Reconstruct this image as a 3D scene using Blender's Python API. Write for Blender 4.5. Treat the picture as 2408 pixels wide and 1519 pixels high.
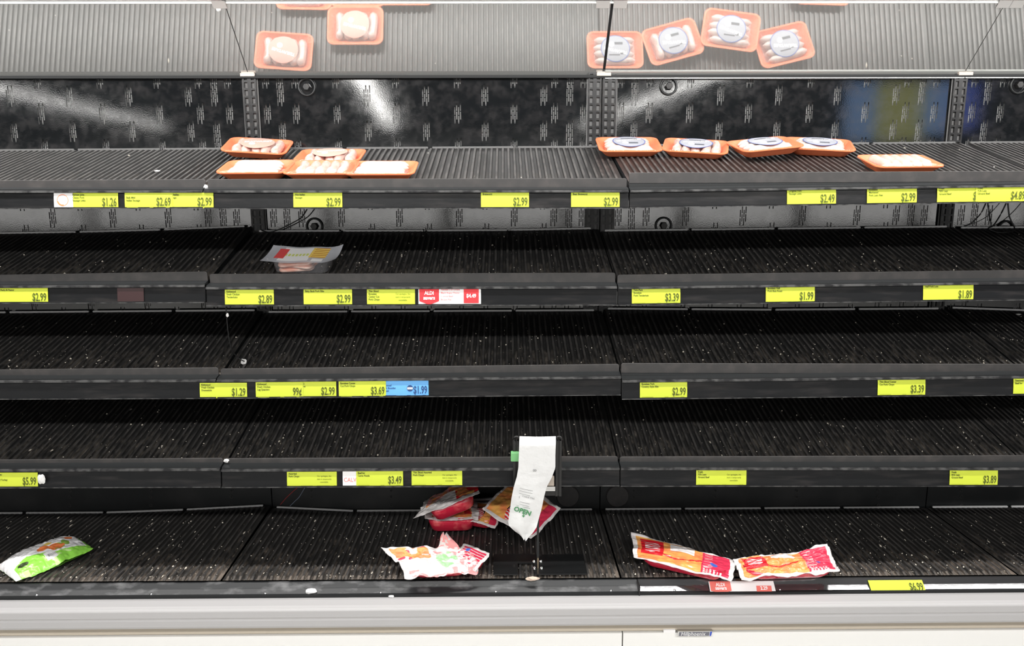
import bpy, bmesh, math, random
from mathutils import Vector, Matrix
random.seed(7)
R = math.radians
for o in list(bpy.data.objects):
    bpy.data.objects.remove(o, do_unlink=True)
sc = bpy.context.scene
col = sc.collection

# ------------------------------------------------------------------ camera
FPX, CX, CY = 1750.0, 1204.0, 759.5
PITCH, YAW, ROLL = R(10.4), R(0.5), R(0.16)
CAM = Vector((0, 0, 1.6))
fwd = Vector((math.sin(YAW) * math.cos(PITCH), math.cos(YAW) * math.cos(PITCH), -math.sin(PITCH)))
rgt = fwd.cross(Vector((0, 0, 1))).normalized()
upv = rgt.cross(fwd).normalized()
rgt, upv = (rgt * math.cos(ROLL) - upv * math.sin(ROLL)), (upv * math.cos(ROLL) + rgt * math.sin(ROLL))
cam_d = bpy.data.cameras.new('camera')
cam_d.sensor_width = 36.0
cam_d.lens = FPX / 2408.0 * 36.0
cam_d.clip_start = 0.02
cam = bpy.data.objects.new('camera', cam_d)
col.objects.link(cam)
cam.matrix_world = Matrix.Translation(CAM) @ Matrix((rgt, upv, -fwd)).transposed().to_4x4()
sc.camera = cam

# ------------------------------------------------------------------ light, world, exposure
sc.view_settings.view_transform = 'Standard'
sc.view_settings.look = 'None'
sc.view_settings.gamma = 1.0
sc.view_settings.use_curve_mapping = False
sc.view_settings.exposure = 0.0
world = bpy.data.worlds.new('world')
sc.world = world
world.use_nodes = True
world.node_tree.nodes['Background'].inputs[0].default_value = (0.9, 0.95, 1.0, 1)
world.node_tree.nodes['Background'].inputs[1].default_value = 0.05
CEIL = 3.5
STRIPS = (-7.75, -1.07, 4.6)        # ceiling strip lights run away from the case, slightly askew, down the shop
STRIP_Y0, STRIP_Y1 = -3.2, -17.5
AISLE_X = [-3.0 + 1.28*k for k in range(6)]      # row of ceiling lights over the aisle, along the case
AISLE_Y = -1.70
STRIP_ROT = -0.1
def area(name, loc, rot, sx, sy, power, color=(1, 1, 1)):
    d = bpy.data.lights.new(name, 'AREA')
    d.shape = 'RECTANGLE'; d.size = sx; d.size_y = sy; d.energy = power; d.color = color
    o = bpy.data.objects.new(name, d); col.objects.link(o)
    o.location = loc; o.rotation_euler = rot
    return o
for sx in STRIPS:
    area('ceiling_strip_light', (sx - 1.57, (STRIP_Y0 + STRIP_Y1) / 2, CEIL - 0.14), (0, 0, STRIP_ROT), 0.30, STRIP_Y0 - STRIP_Y1, 230, (1.0, 0.985, 0.95))
for ax_ in AISLE_X:
    area('aisle_light', (ax_, AISLE_Y, CEIL - 0.14), (0, 0, 0), 1.2, 0.30, 58, (1.0, 0.99, 0.96))
# fluorescent lamp under the front of the case canopy
area('canopy_lamp_light', (0.0, 1.99, 2.135), (R(20), 0, 0), 5.6, 0.05, 70, (1.0, 0.98, 0.95))

# ------------------------------------------------------------------ helpers
def ray(px, py):
    return (fwd + rgt * ((px - CX) / FPX) - upv * ((py - CY) / FPX))
def atY(px, py, Y):
    d = ray(px, py); return CAM + d * ((Y - CAM.y) / d.y)
def atZ(px, py, Z):
    d = ray(px, py); return CAM + d * ((Z - CAM.z) / d.z)
def on_plane(px, py, p0, n):
    d = ray(px, py); return CAM + d * ((p0 - CAM).dot(n) / d.dot(n))
def proj(p):
    q = p - CAM; z = q.dot(fwd)
    return (CX + FPX * q.dot(rgt) / z, CY - FPX * q.dot(upv) / z)

def tag(o, label=None, cat=None, group=None, kind=None):
    if label: o['label'] = label
    if cat: o['category'] = cat
    if group: o['group'] = group
    if kind: o['kind'] = kind
    return o
def link(name, me, parent=None, mats=None):
    o = bpy.data.objects.new(name, me); col.objects.link(o)
    if mats is not None and not me.materials:
        for m in (mats if isinstance(mats, (list, tuple)) else [mats]): me.materials.append(m)
    if parent is not None: o.parent = parent
    return o
def empty(name, M, label, cat, group=None):
    o = bpy.data.objects.new(name, None); col.objects.link(o)
    o.empty_display_size = 0.02
    o.matrix_world = M if isinstance(M, Matrix) else Matrix.Translation(M)
    return tag(o, label, cat, group)
def mesh(name, verts, faces, mi=None, smooth=False):
    me = bpy.data.meshes.new(name)
    me.from_pydata([tuple(v) for v in verts], [], faces)
    if mi is not None: me.polygons.foreach_set('material_index', mi)
    if smooth: me.polygons.foreach_set('use_smooth', [True] * len(me.polygons))
    me.update()
    return me
class MB:
    def __init__(s): s.v = []; s.f = []; s.m = []
    def add(s, vs, fs, m=0):
        n = len(s.v); s.v += [Vector(v) for v in vs]
        s.f += [tuple(i + n for i in f) for f in fs]; s.m += [m] * len(fs); return s
    def box(s, lo, hi, m=0):
        x0, y0, z0 = lo; x1, y1, z1 = hi
        return s.add([(x0,y0,z0),(x1,y0,z0),(x1,y1,z0),(x0,y1,z0),(x0,y0,z1),(x1,y0,z1),(x1,y1,z1),(x0,y1,z1)],
              [(0,3,2,1),(4,5,6,7),(0,1,5,4),(1,2,6,5),(2,3,7,6),(3,0,4,7)], m)
    def tube(s, pts, r, n=6, m=0):
        pts = [Vector(p) for p in pts]; rings = []
        for i, p in enumerate(pts):
            t = (pts[min(i+1, len(pts)-1)] - pts[max(i-1, 0)]).normalized()
            a = t.cross(Vector((0,0,1)) if abs(t.z) < .9 else Vector((1,0,0))).normalized(); b = t.cross(a)
            rr = r[i] if isinstance(r, (list, tuple)) else r
            rings.append([p + (a*math.cos(2*math.pi*k/n) + b*math.sin(2*math.pi*k/n))*rr for k in range(n)])
        vs = [v for q in rings for v in q]; fs = []
        for i in range(len(rings)-1):
            for k in range(n):
                fs.append((i*n+k, i*n+(k+1)%n, (i+1)*n+(k+1)%n, (i+1)*n+k))
        fs.append(tuple(range(n))[::-1]); fs.append(tuple((len(rings)-1)*n+k for k in range(n)))
        return s.add(vs, fs, m)
    def extrude(s, prof, A, B, m=0):
        """closed (dy,dz) profile swept from A to B"""
        A, B = Vector(A), Vector(B); n = len(prof)
        vs = [A + Vector((0, y, z)) for y, z in prof] + [B + Vector((0, y, z)) for y, z in prof]
        fs = [(i, (i+1)%n, n+(i+1)%n, n+i) for i in range(n)] + [tuple(range(n))[::-1], tuple(range(n, 2*n))]
        return s.add(vs, fs, m)
    def poly(s, pts, off, m=0):
        """polygon pts thickened by vector off"""
        n = len(pts); pts = [Vector(p) for p in pts]; off = Vector(off)
        return s.add(pts + [p + off for p in pts], [tuple(range(n)), tuple(range(n, 2*n))[::-1]] + [(i, n+i, n+(i+1)%n, (i+1)%n) for i in range(n)], m)
    def grid(s, fn, nu, nv, mf=None, m=0):
        n = len(s.v)
        for j in range(nv+1):
            for i in range(nu+1): s.v.append(Vector(fn(i/nu, j/nv)))
        for j in range(nv):
            for i in range(nu):
                a = n + j*(nu+1) + i
                s.f.append((a, a+1, a+nu+2, a+nu+1)); s.m.append(mf((i+.5)/nu, (j+.5)/nv) if mf else m)
        return s
    def lathe(s, prof, n=20, m=0, ax=2):
        k = len(prof); vs = []
        for i in range(n):
            a = 2*math.pi*i/n
            for r, h in prof:
                p = [r*math.cos(a), r*math.sin(a), h]
                if ax == 1: p = [p[0], h, p[1]]
                vs.append(p)
        fs = [(i*k+j, ((i+1)%n)*k+j, ((i+1)%n)*k+j+1, i*k+j+1) for i in range(n) for j in range(k-1)]
        return s.add(vs, fs, m)
    def me(s, name, smooth=False, fix=True):
        me = mesh(name, s.v, s.f, s.m)
        if fix:
            bm = bmesh.new(); bm.from_mesh(me); bmesh.ops.recalc_face_normals(bm, faces=bm.faces); bm.to_mesh(me); bm.free()
        if smooth: me.polygons.foreach_set('use_smooth', [True]*len(me.polygons))
        me.update(); return me
    def build(s, name, mats, parent=None, smooth=False, fix=True):
        return link(name, s.me(name, smooth, fix), parent, mats)
def bevel(o, w=0.002, seg=2):
    b = o.modifiers.new('bevel', 'BEVEL'); b.width = w; b.segments = seg; b.limit_method = 'ANGLE'; b.angle_limit = R(40)
    return o
def vnoise(x, y, s=0):
    xi, yi = math.floor(x), math.floor(y); fx, fy = x-xi, y-yi
    def h(a, b):
        t = math.sin(a*127.1 + b*311.7 + s*74.7)*43758.5453; return t - math.floor(t)
    fx = fx*fx*(3-2*fx); fy = fy*fy*(3-2*fy)
    return (h(xi,yi)*(1-fx)+h(xi+1,yi)*fx)*(1-fy) + (h(xi,yi+1)*(1-fx)+h(xi+1,yi+1)*fx)*fy

# ------------------------------------------------------------------ materials
def srgb(r, g, b):
    f = lambda c: (c/255/12.92) if c/255 <= .04045 else ((c/255+.055)/1.055)**2.4
    return (f(r), f(g), f(b), 1)
MATS = {}
def mat(name, c, rough=.5, metal=0., spec=.5, bump=None, vary=None, coat=0., trans=0., alpha=1., uv=False):
    if name in MATS: return MATS[name]
    m = bpy.data.materials.new(name); m.use_nodes = True
    nt = m.node_tree; b = nt.nodes['Principled BSDF']; L = nt.links
    c = tuple(c) if len(c) == 4 else tuple(c) + (1,)
    b.inputs['Base Color'].default_value = c; b.inputs['Roughness'].default_value = rough
    b.inputs['Metallic'].default_value = metal; b.inputs['Specular IOR Level'].default_value = spec
    b.inputs['Coat Weight'].default_value = coat; b.inputs['Transmission Weight'].default_value = trans
    tc = nt.nodes.new('ShaderNodeTexCoord')
    if vary:      # (colour2, scale, lo, hi)
        c2, scl, lo, hi = vary
        n = nt.nodes.new('ShaderNodeTexNoise'); n.inputs['Detail'].default_value = 5
        mp = nt.nodes.new('ShaderNodeMapping'); mp.inputs['Scale'].default_value = scl if isinstance(scl, (tuple, list)) else (scl,)*3
        L.new(tc.outputs['Object'], mp.inputs[0]); L.new(mp.outputs[0], n.inputs['Vector']); n.inputs['Scale'].default_value = 1
        rp = nt.nodes.new('ShaderNodeMapRange'); rp.inputs[1].default_value = lo; rp.inputs[2].default_value = hi
        L.new(n.outputs['Fac'], rp.inputs[0])
        mx = nt.nodes.new('ShaderNodeMix'); mx.data_type = 'RGBA'
        mx.inputs['A'].default_value = c; mx.inputs['B'].default_value = tuple(c2) if len(c2) == 4 else tuple(c2) + (1,)
        L.new(rp.outputs[0], mx.inputs['Factor']); L.new(mx.outputs['Result'], b.inputs['Base Color'])
    if bump:      # (scale, strength, distance)
        n = nt.nodes.new('ShaderNodeTexNoise'); n.inputs['Scale'].default_value = bump[0]; n.inputs['Detail'].default_value = 3
        L.new(tc.outputs['Object'], n.inputs['Vector'])
        bp = nt.nodes.new('ShaderNodeBump'); bp.inputs['Strength'].default_value = bump[1]; bp.inputs['Distance'].default_value = bump[2]
        L.new(n.outputs['Fac'], bp.inputs['Height']); L.new(bp.outputs[0], b.inputs['Normal'])
    MATS[name] = m
    return m
BLK = (0.012, 0.0135, 0.0145)
def panel_mat():
    m = mat('black_painted_steel_back_panel', (0.010, 0.0115, 0.013), .17, 0, .5)
    m.node_tree.nodes['Principled BSDF'].inputs['IOR'].default_value = 1.85
    nt = m.node_tree; b = nt.nodes['Principled BSDF']; L = nt.links
    tc = nt.nodes.new('ShaderNodeTexCoord')
    n = nt.nodes.new('ShaderNodeTexNoise'); n.inputs['Scale'].default_value = 20; n.inputs['Detail'].default_value = 7; n.inputs['Roughness'].default_value = .68
    L.new(tc.outputs['Object'], n.inputs['Vector'])
    r1 = nt.nodes.new('ShaderNodeMapRange'); r1.inputs[1].default_value = .46; r1.inputs[2].default_value = .72
    L.new(n.outputs['Fac'], r1.inputs[0])
    mx = nt.nodes.new('ShaderNodeMix'); mx.data_type = 'RGBA'
    mx.inputs['A'].default_value = (0.005, 0.006, 0.007, 1); mx.inputs['B'].default_value = (0.024, 0.023, 0.024, 1)
    L.new(r1.outputs[0], mx.inputs['Factor']); L.new(mx.outputs['Result'], b.inputs['Base Color'])
    r2 = nt.nodes.new('ShaderNodeMapRange'); r2.inputs[1].default_value = .35; r2.inputs[2].default_value = .75
    r2.inputs[3].default_value = .045; r2.inputs[4].default_value = .11
    L.new(n.outputs['Fac'], r2.inputs[0]); L.new(r2.outputs[0], b.inputs['Roughness'])
    n2 = nt.nodes.new('ShaderNodeTexNoise'); n2.inputs['Scale'].default_value = 2.5; n2.inputs['Detail'].default_value = 2
    n3 = nt.nodes.new('ShaderNodeTexNoise'); n3.inputs['Scale'].default_value = 260; n3.inputs['Detail'].default_value = 1
    for q in (n2, n3): L.new(tc.outputs['Object'], q.inputs['Vector'])
    b1 = nt.nodes.new('ShaderNodeBump'); b1.inputs['Strength'].default_value = .14; b1.inputs['Distance'].default_value = .0012
    b2 = nt.nodes.new('ShaderNodeBump'); b2.inputs['Strength'].default_value = .05; b2.inputs['Distance'].default_value = .0006
    L.new(n2.outputs['Fac'], b1.inputs['Height']); L.new(n3.outputs['Fac'], b2.inputs['Height'])
    L.new(b1.outputs[0], b2.inputs['Normal']); L.new(b2.outputs[0], b.inputs['Normal'])
    return m
def liner_mat(name, dust=(0.22, 0.19, 0.16), amount=.6, stain=None, base=(.023, .0225, .0225)):
    """black ribbed plastic; dried residue along the grooves, thicker toward the front (uv: x = metres across, y = 0 front .. 1 back)"""
    m = mat(name, base, .42, 0, .5)
    nt = m.node_tree; b = nt.nodes['Principled BSDF']; L = nt.links
    uv = nt.nodes.new('ShaderNodeUVMap')
    sx = nt.nodes.new('ShaderNodeSeparateXYZ'); L.new(uv.outputs[0], sx.inputs[0])
    mp = nt.nodes.new('ShaderNodeMapping'); mp.inputs['Scale'].default_value = (110, 9, 1); L.new(uv.outputs[0], mp.inputs[0])
    n = nt.nodes.new('ShaderNodeTexNoise'); n.inputs['Scale'].default_value = 1; n.inputs['Detail'].default_value = 6; n.inputs['Roughness'].default_value = .7
    L.new(mp.outputs[0], n.inputs['Vector'])
    mp2 = nt.nodes.new('ShaderNodeMapping'); mp2.inputs['Scale'].default_value = (7, 3, 1); L.new(uv.outputs[0], mp2.inputs[0])
    n2 = nt.nodes.new('ShaderNodeTexNoise'); n2.inputs['Scale'].default_value = 1; n2.inputs['Detail'].default_value = 3; L.new(mp2.outputs[0], n2.inputs['Vector'])
    g = nt.nodes.new('ShaderNodeMapRange'); g.inputs[1].default_value = .85; g.inputs[2].default_value = .02; g.inputs[3].default_value = -.16; g.inputs[4].default_value = .10
    L.new(sx.outputs['Y'], g.inputs[0])
    a1 = nt.nodes.new('ShaderNodeMath'); L.new(n.outputs['Fac'], a1.inputs[0]); L.new(g.outputs[0], a1.inputs[1])
    a2 = nt.nodes.new('ShaderNodeMath'); a2.operation = 'MULTIPLY_ADD'; a2.inputs[1].default_value = .45; L.new(n2.outputs['Fac'], a2.inputs[0]); L.new(a1.outputs[0], a2.inputs[2])
    rp = nt.nodes.new('ShaderNodeMapRange'); rp.inputs[1].default_value = .74; rp.inputs[2].default_value = 1.0; rp.inputs[4].default_value = amount
    L.new(a2.outputs[0], rp.inputs[0])
    mx = nt.nodes.new('ShaderNodeMix'); mx.data_type = 'RGBA'; mx.inputs['A'].default_value = tuple(base) + (1,); mx.inputs['B'].default_value = tuple(dust) + (1,)
    L.new(rp.outputs[0], mx.inputs['Factor'])
    outc = mx.outputs['Result']
    if stain:       # (colour, u0, u1): dried spill
        sc_, u0, u1 = stain
        s1 = nt.nodes.new('ShaderNodeMapRange'); s1.inputs[1].default_value = u0; s1.inputs[2].default_value = u0 + .08; L.new(sx.outputs['X'], s1.inputs[0])
        s2 = nt.nodes.new('ShaderNodeMapRange'); s2.inputs[1].default_value = u1; s2.inputs[2].default_value = u1 - .25; L.new(sx.outputs['X'], s2.inputs[0])
        mm = nt.nodes.new('ShaderNodeMath'); mm.operation = 'MULTIPLY'; L.new(s1.outputs[0], mm.inputs[0]); L.new(s2.outputs[0], mm.inputs[1])
        mm2 = nt.nodes.new('ShaderNodeMath'); mm2.operation = 'MULTIPLY'; L.new(mm.outputs[0], mm2.inputs[0]); L.new(n.outputs['Fac'], mm2.inputs[1])
        mx2 = nt.nodes.new('ShaderNodeMix'); mx2.data_type = 'RGBA'; mx2.inputs['B'].default_value = tuple(sc_) + (1,)
        L.new(outc, mx2.inputs['A']); L.new(mm2.outputs[0], mx2.inputs['Factor']); outc = mx2.outputs['Result']
    L.new(outc, b.inputs['Base Color'])
    rr = nt.nodes.new('ShaderNodeMapRange'); rr.inputs[3].default_value = .40; rr.inputs[4].default_value = .85; L.new(rp.outputs[0], rr.inputs[0]); L.new(rr.outputs[0], b.inputs['Roughness'])
    return m
M_RIBLIT = mat('lit_rib_top', (0.066, 0.062, 0.060), .38, 0, .5, vary=((0.028, 0.027, 0.027), (60, 14, 60), .42, .62))  # rib tops coloured paler than the grooves, as light and shade on the ribs
M_PANEL = panel_mat()
M_LINER = liner_mat('black_ribbed_plastic_liner')
M_LINER_TOP = liner_mat('black_ribbed_plastic_liner_clean', amount=.18)
M_LINER_STAIN = liner_mat('black_ribbed_plastic_liner_stained', amount=.18, stain=((0.045, 0.018, 0.013), -.05, .85))
M_LINER_DIRTY = liner_mat('black_ribbed_plastic_liner_soiled', dust=(0.26, 0.21, 0.17), amount=.7, base=(.028, .0265, .0255))
M_LIP = mat('black_plastic_lip', (0.040, 0.038, 0.038), .42, 0, .5, vary=((0.064, 0.058, 0.056), 30, .45, .75))
M_EDGE = mat('lit_grey_plastic_edge', (0.72, 0.72, 0.72), .45)  # rear lips painted pale to stand in for light along them
M_EDGE1 = mat('dark_grey_plastic_edge', (0.10, 0.10, 0.10), .45)
M_RAIL = mat('black_ticket_rail', (0.011, 0.0115, 0.0125), .28, 0, .16, vary=((0.030, 0.028, 0.028), (9, 9, 60), .5, .8), bump=(70, .2, .0012))
M_RAILEDGE = mat('scuffed_rail_bead', (0.10, 0.10, 0.10), .4, .3, .5, vary=((0.02, 0.02, 0.022), 40, .4, .6))
M_BLACK = mat('black_powder_coat', BLK, .4)
M_MATTE = mat('matte_black', (0.008, 0.009, 0.010), .7)
M_PLENUM = mat('galvanised_duct', (0.40, 0.40, 0.40), .6, .0)
M_UPRIGHT = mat('black_steel_upright', (0.014, 0.014, 0.015), .35, .1, .35, vary=((0.035, 0.033, 0.032), 40, .5, .7))
M_STEEL = mat('brushed_steel', (0.55, 0.55, 0.56), .28, 1.0, bump=(30, .2, .002))
M_ALU = mat('satin_aluminium_channel', (0.62, 0.63, 0.61), .38, .7)
M_CLIP = mat('tan_plastic_clip', (0.55, 0.47, 0.41), .45)
M_WHITE = mat('white_enamel_panel', (0.86, 0.85, 0.83), .35)
M_BUMPER = mat('pale_grey_vinyl_bumper', (0.47, 0.46, 0.465), .4)
M_RIM = mat('black_deck_rim', (0.02, 0.021, 0.023), .42, 0, .5, vary=((0.16, 0.16, 0.165), (14, 14, 45), .52, .72), bump=(60, .3, .001))
M_RIMGLOSS = mat('polished_dark_rail', (0.14, 0.14, 0.145), .10, .75, .7, bump=(50, .08, .001))
M_PAPER_Y = mat('yellow_green_card', srgb(204, 217, 62), .55)
M_PAPER_W = mat('white_card', srgb(240, 238, 238), .55)
M_PAPER_B = mat('light_blue_card', srgb(104, 176, 238), .5)
M_INK = mat('olive_ink', srgb(74, 84, 8), .6)
M_INK_FAINT = mat('pale_olive_ink', srgb(150, 160, 30), .6)
M_INK_BLUE = mat('navy_ink', srgb(30, 66, 120), .6)
M_INK_RED = mat('red_ink', srgb(226, 48, 56), .5)
M_INK_PINK = mat('pale_red_ink', srgb(236, 120, 110), .5)
M_INK_W = mat('white_ink', srgb(250, 250, 250), .5)
M_INK_ORANGE = mat('orange_ink', srgb(240, 130, 80), .5)
M_STICKER = mat('dark_red_sticker', (0.032, 0.010, 0.011), .4)
M_CRUMB = mat('pale_crumb', (0.74, 0.68, 0.58), .7)
M_SCRAP = mat('white_scrap', (0.85, 0.84, 0.83), .6)
M_WIRE = mat('black_cable', (0.012, 0.012, 0.013), .35)
M_WIRE_R = mat('red_wire', (0.5, 0.05, 0.05), .4)
M_WIRE_G = mat('grey_blue_wire', (0.28, 0.32, 0.42), .4)
M_CHROME = mat('chrome', (0.8, 0.8, 0.8), .15, 1.0)
# ------------------------------------------------------------------ the shop around the case
def struct(name, mb, m):
    return tag(mb.build(name, m), kind='structure')
RX, RY0, RY1 = 22.0, -19.0, 3.2
M_FLOOR = mat('pale_floor_tile', (0.5, 0.49, 0.47), .3)
M_CEIL = mat('dark_open_ceiling', (0.045, 0.046, 0.05), .8)
M_WALL = mat('off_white_shop_wall', (0.62, 0.61, 0.59), .7)
struct('floor', MB().box((-RX, RY0, -.1), (RX, RY1, 0)), M_FLOOR)
struct('ceiling', MB().box((-RX, RY0, CEIL), (RX, RY1, CEIL + .1)), M_CEIL)
struct('wall_front', MB().box((-RX, RY0 - .1, 0), (RX, RY0, CEIL)), M_WALL)
struct('wall_left', MB().box((-RX - .1, RY0, 0), (-RX, RY1, CEIL)), M_WALL)
struct('wall_right', MB().box((RX, RY0, 0), (RX + .1, RY1, CEIL)), M_WALL)
struct('wall_back', MB().box((-RX, RY1, 0), (RX, RY1 + .1, CEIL)), M_WALL)
for k, sx in enumerate(STRIPS):
    hl = (STRIP_Y0 - STRIP_Y1)/2 + .05
    o = MB().box((-.17, -hl, -.035), (.17, hl, .035)).build('ceiling_light_housing', M_WHITE)
    o.location = (sx - 1.57, (STRIP_Y0 + STRIP_Y1)/2, CEIL - .095); o.rotation_euler = (0, 0, STRIP_ROT)
    tag(o, ['long white ceiling light housing far to the left of the aisle', 'long white ceiling light housing above the middle of the aisle', 'long white ceiling light housing to the right of the aisle'][k], 'light fixture', 'ceiling light housings')
    MB().box((-.01, -.01, .035), (.01, .01, .095)).build('hanger', M_BLACK, o)
for k, ax_ in enumerate(AISLE_X):
    o = MB().box((ax_ - .62, AISLE_Y - .17, CEIL - .13), (ax_ + .62, AISLE_Y + .17, CEIL - .06)).build('aisle_light_housing', M_WHITE)
    tag(o, '%s white ceiling light housing of the row along the case' % ['first', 'second', 'third', 'fourth', 'fifth', 'sixth'][k], 'light fixture', 'aisle light housings')
    MB().box((ax_ - .01, AISLE_Y - .01, CEIL - .06), (ax_ + .01, AISLE_Y + .01, CEIL)).build('hanger', M_BLACK, o)
# added glowing sign further down the shop, seen only as a reflection in the back panel
def emit(name, c, s):
    m = bpy.data.materials.new(name); m.use_nodes = True
    b = m.node_tree.nodes['Principled BSDF']; b.inputs['Base Color'].default_value = (.1, .1, .1, 1)
    b.inputs['Emission Color'].default_value = c; b.inputs['Emission Strength'].default_value = s
    return m
# added glowing panes at the far end, brightening the back panel reflection
M_GLOW = emit('added_glow', (1.0, .985, .96, 1), 2.3)
M_GFRAME = mat('grey_glow_frame', (.3, .3, .31), .4)
for k in range(11):
    x0 = -20.8 + k*3.8
    wo = MB().box((x0, RY0, .25), (x0 + 3.6, RY0 + .06, .35)).box((x0, RY0, 2.25), (x0 + 3.6, RY0 + .06, 2.35)).box((x0, RY0, .35), (x0 + .1, RY0 + .06, 2.25)).box((x0 + 3.5, RY0, .35), (x0 + 3.6, RY0 + .06, 2.25)).build('glow_frame_%d' % (k + 1), M_GFRAME)
    tag(wo, kind='structure')
    MB().box((x0 + .1, RY0 + .01, .35), (x0 + 3.5, RY0 + .03, 2.25)).build('glow_pane', M_GLOW, wo)
YW = 2.655
SY = -6.0
def mirrored(px, py):
    p = atY(px, py, YW); d = ray(px, py); t = (YW - SY) / d.y
    return Vector((p.x + d.x*t, SY, p.z + d.z*t))
c0, c1 = mirrored(1985, 330), mirrored(2300, 196)
gboard = empty('glow_board', ((c0.x + c1.x)/2, SY, c0.z), 'added glowing blue and olive sign hanging across the aisle', 'board')
w, hgt = c1.x - c0.x, c1.z - c0.z
GLOWM = [emit('glow_pale_blue', srgb(150, 185, 235), 2.0), emit('glow_olive', srgb(190, 190, 120), 2.3), emit('glow_violet_blue', srgb(110, 130, 230), 1.9)]
for a, b_, z0, m in ((0, .22, 0, 0), (.22, .58, .0, 1), (.58, .8, .12, 0), (.8, 1, .2, 2)):
    MB().box((-w/2 + a*w, -.04, z0*hgt), (-w/2 + b_*w, .04, hgt)).build('glow_board_panel', GLOWM[m], gboard)
for x in (-w*.3, w*.3):
    MB().box((x - .01, -.01, hgt), (x + .01, .01, CEIL - c0.z)).build('hanger', M_BLACK, gboard)

# ------------------------------------------------------------------ refrigerated case
XB = [-2.086, -.868, .348, 1.568, 2.788]
case = empty('refrigerated_display_case', (0, 2.4, 0), 'long black open refrigerated meat case with white bumper front', 'display case')
def cpart(mb, name, m, smooth=False):
    o = mb.build(name, m, None, smooth); o.parent = case; o.matrix_parent_inverse = case.matrix_world.inverted(); return o
case_inv = None
bpy.context.view_layer.update()

# perforated back panels -------------------------------------------------
ZT, ZBOT = 2.03, 0.99
AC = [.052, .099, .151, .291, .495, .706, .90, 1.04, 1.093, 1.14]
BD = [.10, .396, .597, .80, 1.003, 1.092]
def panel_mesh():
    S = []       # slots (x0,x1,z0,z1)
    zt = atY(1132, 183, YW).z
    k = 0; z = zt + .035
    while z > ZBOT + .09:
        for u in (AC if k % 2 == 0 else BD):
            if k % 4 == 2 and u in (.099, 1.093): continue
            for c in range(4):
                x = u - .0098 + c*.0065; top = z - (0 if c % 2 else .014)
                for q in range(2):
                    S.append((x - .0018, x + .0018, top - q*.029 - .026, top - q*.029))
        k += 1; z -= .0588
    zs = sorted({ZT, ZBOT} | {round(v, 6) for s in S for v in s[2:]})
    mb = MB()
    for za, zb in zip(zs, zs[1:]):
        zm = (za + zb)/2
        cuts = sorted((s[0], s[1]) for s in S if s[2] < zm < s[3])
        x = 0.0
        for a, b_ in cuts + [(1.216, 1.216)]:
            if a > x + 1e-6: mb.add([(x, 0, za), (a, 0, za), (a, 0, zb), (x, 0, zb)], [(0, 1, 2, 3)])
            x = max(x, b_)
    return mb.me('back_panel', fix=False)
pm = panel_mesh(); pm.materials.append(M_PANEL)
PT = [(.35, -.25), (.0, .6), (-.2, -.1), (.1, .2)]     # panels are not hung quite true
for i in range(4):
    o = link('back_panel', pm, case)
    o.location = (XB[i], YW - 2.4, 0)
    MB().box((0, .016, ZBOT), (1.216, .020, ZT)).build('duct_plate', M_PLENUM, o)
# riser panel behind the deck ---------------------------------------------
YR = 2.60
for i in range(4):
    cpart(MB().box((XB[i] + .002, YR, .38), (XB[i+1] - .002, YR + .06, ZBOT + .02)), 'riser_panel', mat('black_riser_panel', (.010, .0115, .0125), .35, 0, .5, vary=((.026, .026, .027), 8, .45, .7)))
hole = MB().lathe([(.0065, -.0005), (.0065, -.002), (.005, -.002), (.005, -.0002), (0.0001, -.0002)], 12, 0, 1); hole.m = [1 if (j % 4) == 3 else 0 for j in range(len(hole.f))]
hm = hole.me('air_hole'); hm.materials.append(M_LIP); hm.materials.append(M_MATTE)
for px in (-24, 165, 355, 545, 733, 920, 1490, 1682, 1873, 2065, 2260):
    for py in (1153, 1168, 1188):
        o = link('air_hole', hm, case); p = atY(px, py, YR); o.location = p - Vector((0, 2.4, 0))
for px, lab in ((1335, 0), (1452, 0)):
    p = atY(px, 1166, YR)
    o = cpart(MB().lathe([(.0001, -.006), (.040, -.006), (.043, -.003), (.043, 0)], 28, 0, 1), 'cover_cap', M_LIP, False); o.location = p - Vector((0, 2.4, 0)); o.matrix_parent_inverse = Matrix()
    o['label'] = 'round black cover cap'
# slotted uprights -----------------------------------------------------------
def upright_mesh():
    mb = MB(); w = .046; cols = ((.006, .0165), (.0295, .040)); z = ZT; zs = []
    mb_z = []
    while z > ZBOT: mb_z.append((z - .0225, z - .0035)); z -= .0254
    prev = ZT
    for z0, z1 in mb_z:
        mb.add([(0, 0, z1), (w, 0, z1), (w, 0, prev), (0, 0, prev)], [(0, 1, 2, 3)])
        for a, b_ in ((0, cols[0][0]), (cols[0][1], cols[1][0]), (cols[1][1], w)):
            mb.add([(a, 0, z0), (b_, 0, z0), (b_, 0, z1), (a, 0, z1)], [(0, 1, 2, 3)])
        for a, b_ in cols:      # slot side walls
            mb.add([(a, 0, z0), (a, .006, z0), (a, .006, z1), (a, 0, z1)], [(0, 1, 2, 3)])
            mb.add([(b_, 0, z0), (b_, .006, z0), (b_, .006, z1), (b_, 0, z1)], [(3, 2, 1, 0)])
            mb.add([(a, 0, z0), (b_, 0, z0), (b_, .006, z0), (a, .006, z0)], [(0, 1, 2, 3)])
        prev = z0
    mb.add([(0, 0, prev - .01), (w, 0, prev - .01), (w, 0, prev), (0, 0, prev)], [(0, 1, 2, 3)])
    mb.add([(0, 0, ZBOT), (0, 0, ZT), (0, .012, ZT), (0, .012, ZBOT)], [(0, 1, 2, 3)])
    mb.add([(w, 0, ZBOT), (w, 0, ZT), (w, .012, ZT), (w, .012, ZBOT)], [(3, 2, 1, 0)])
    return mb.me('upright_strip', fix=False)
um = upright_mesh(); um.materials.append(M_UPRIGHT)
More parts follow.
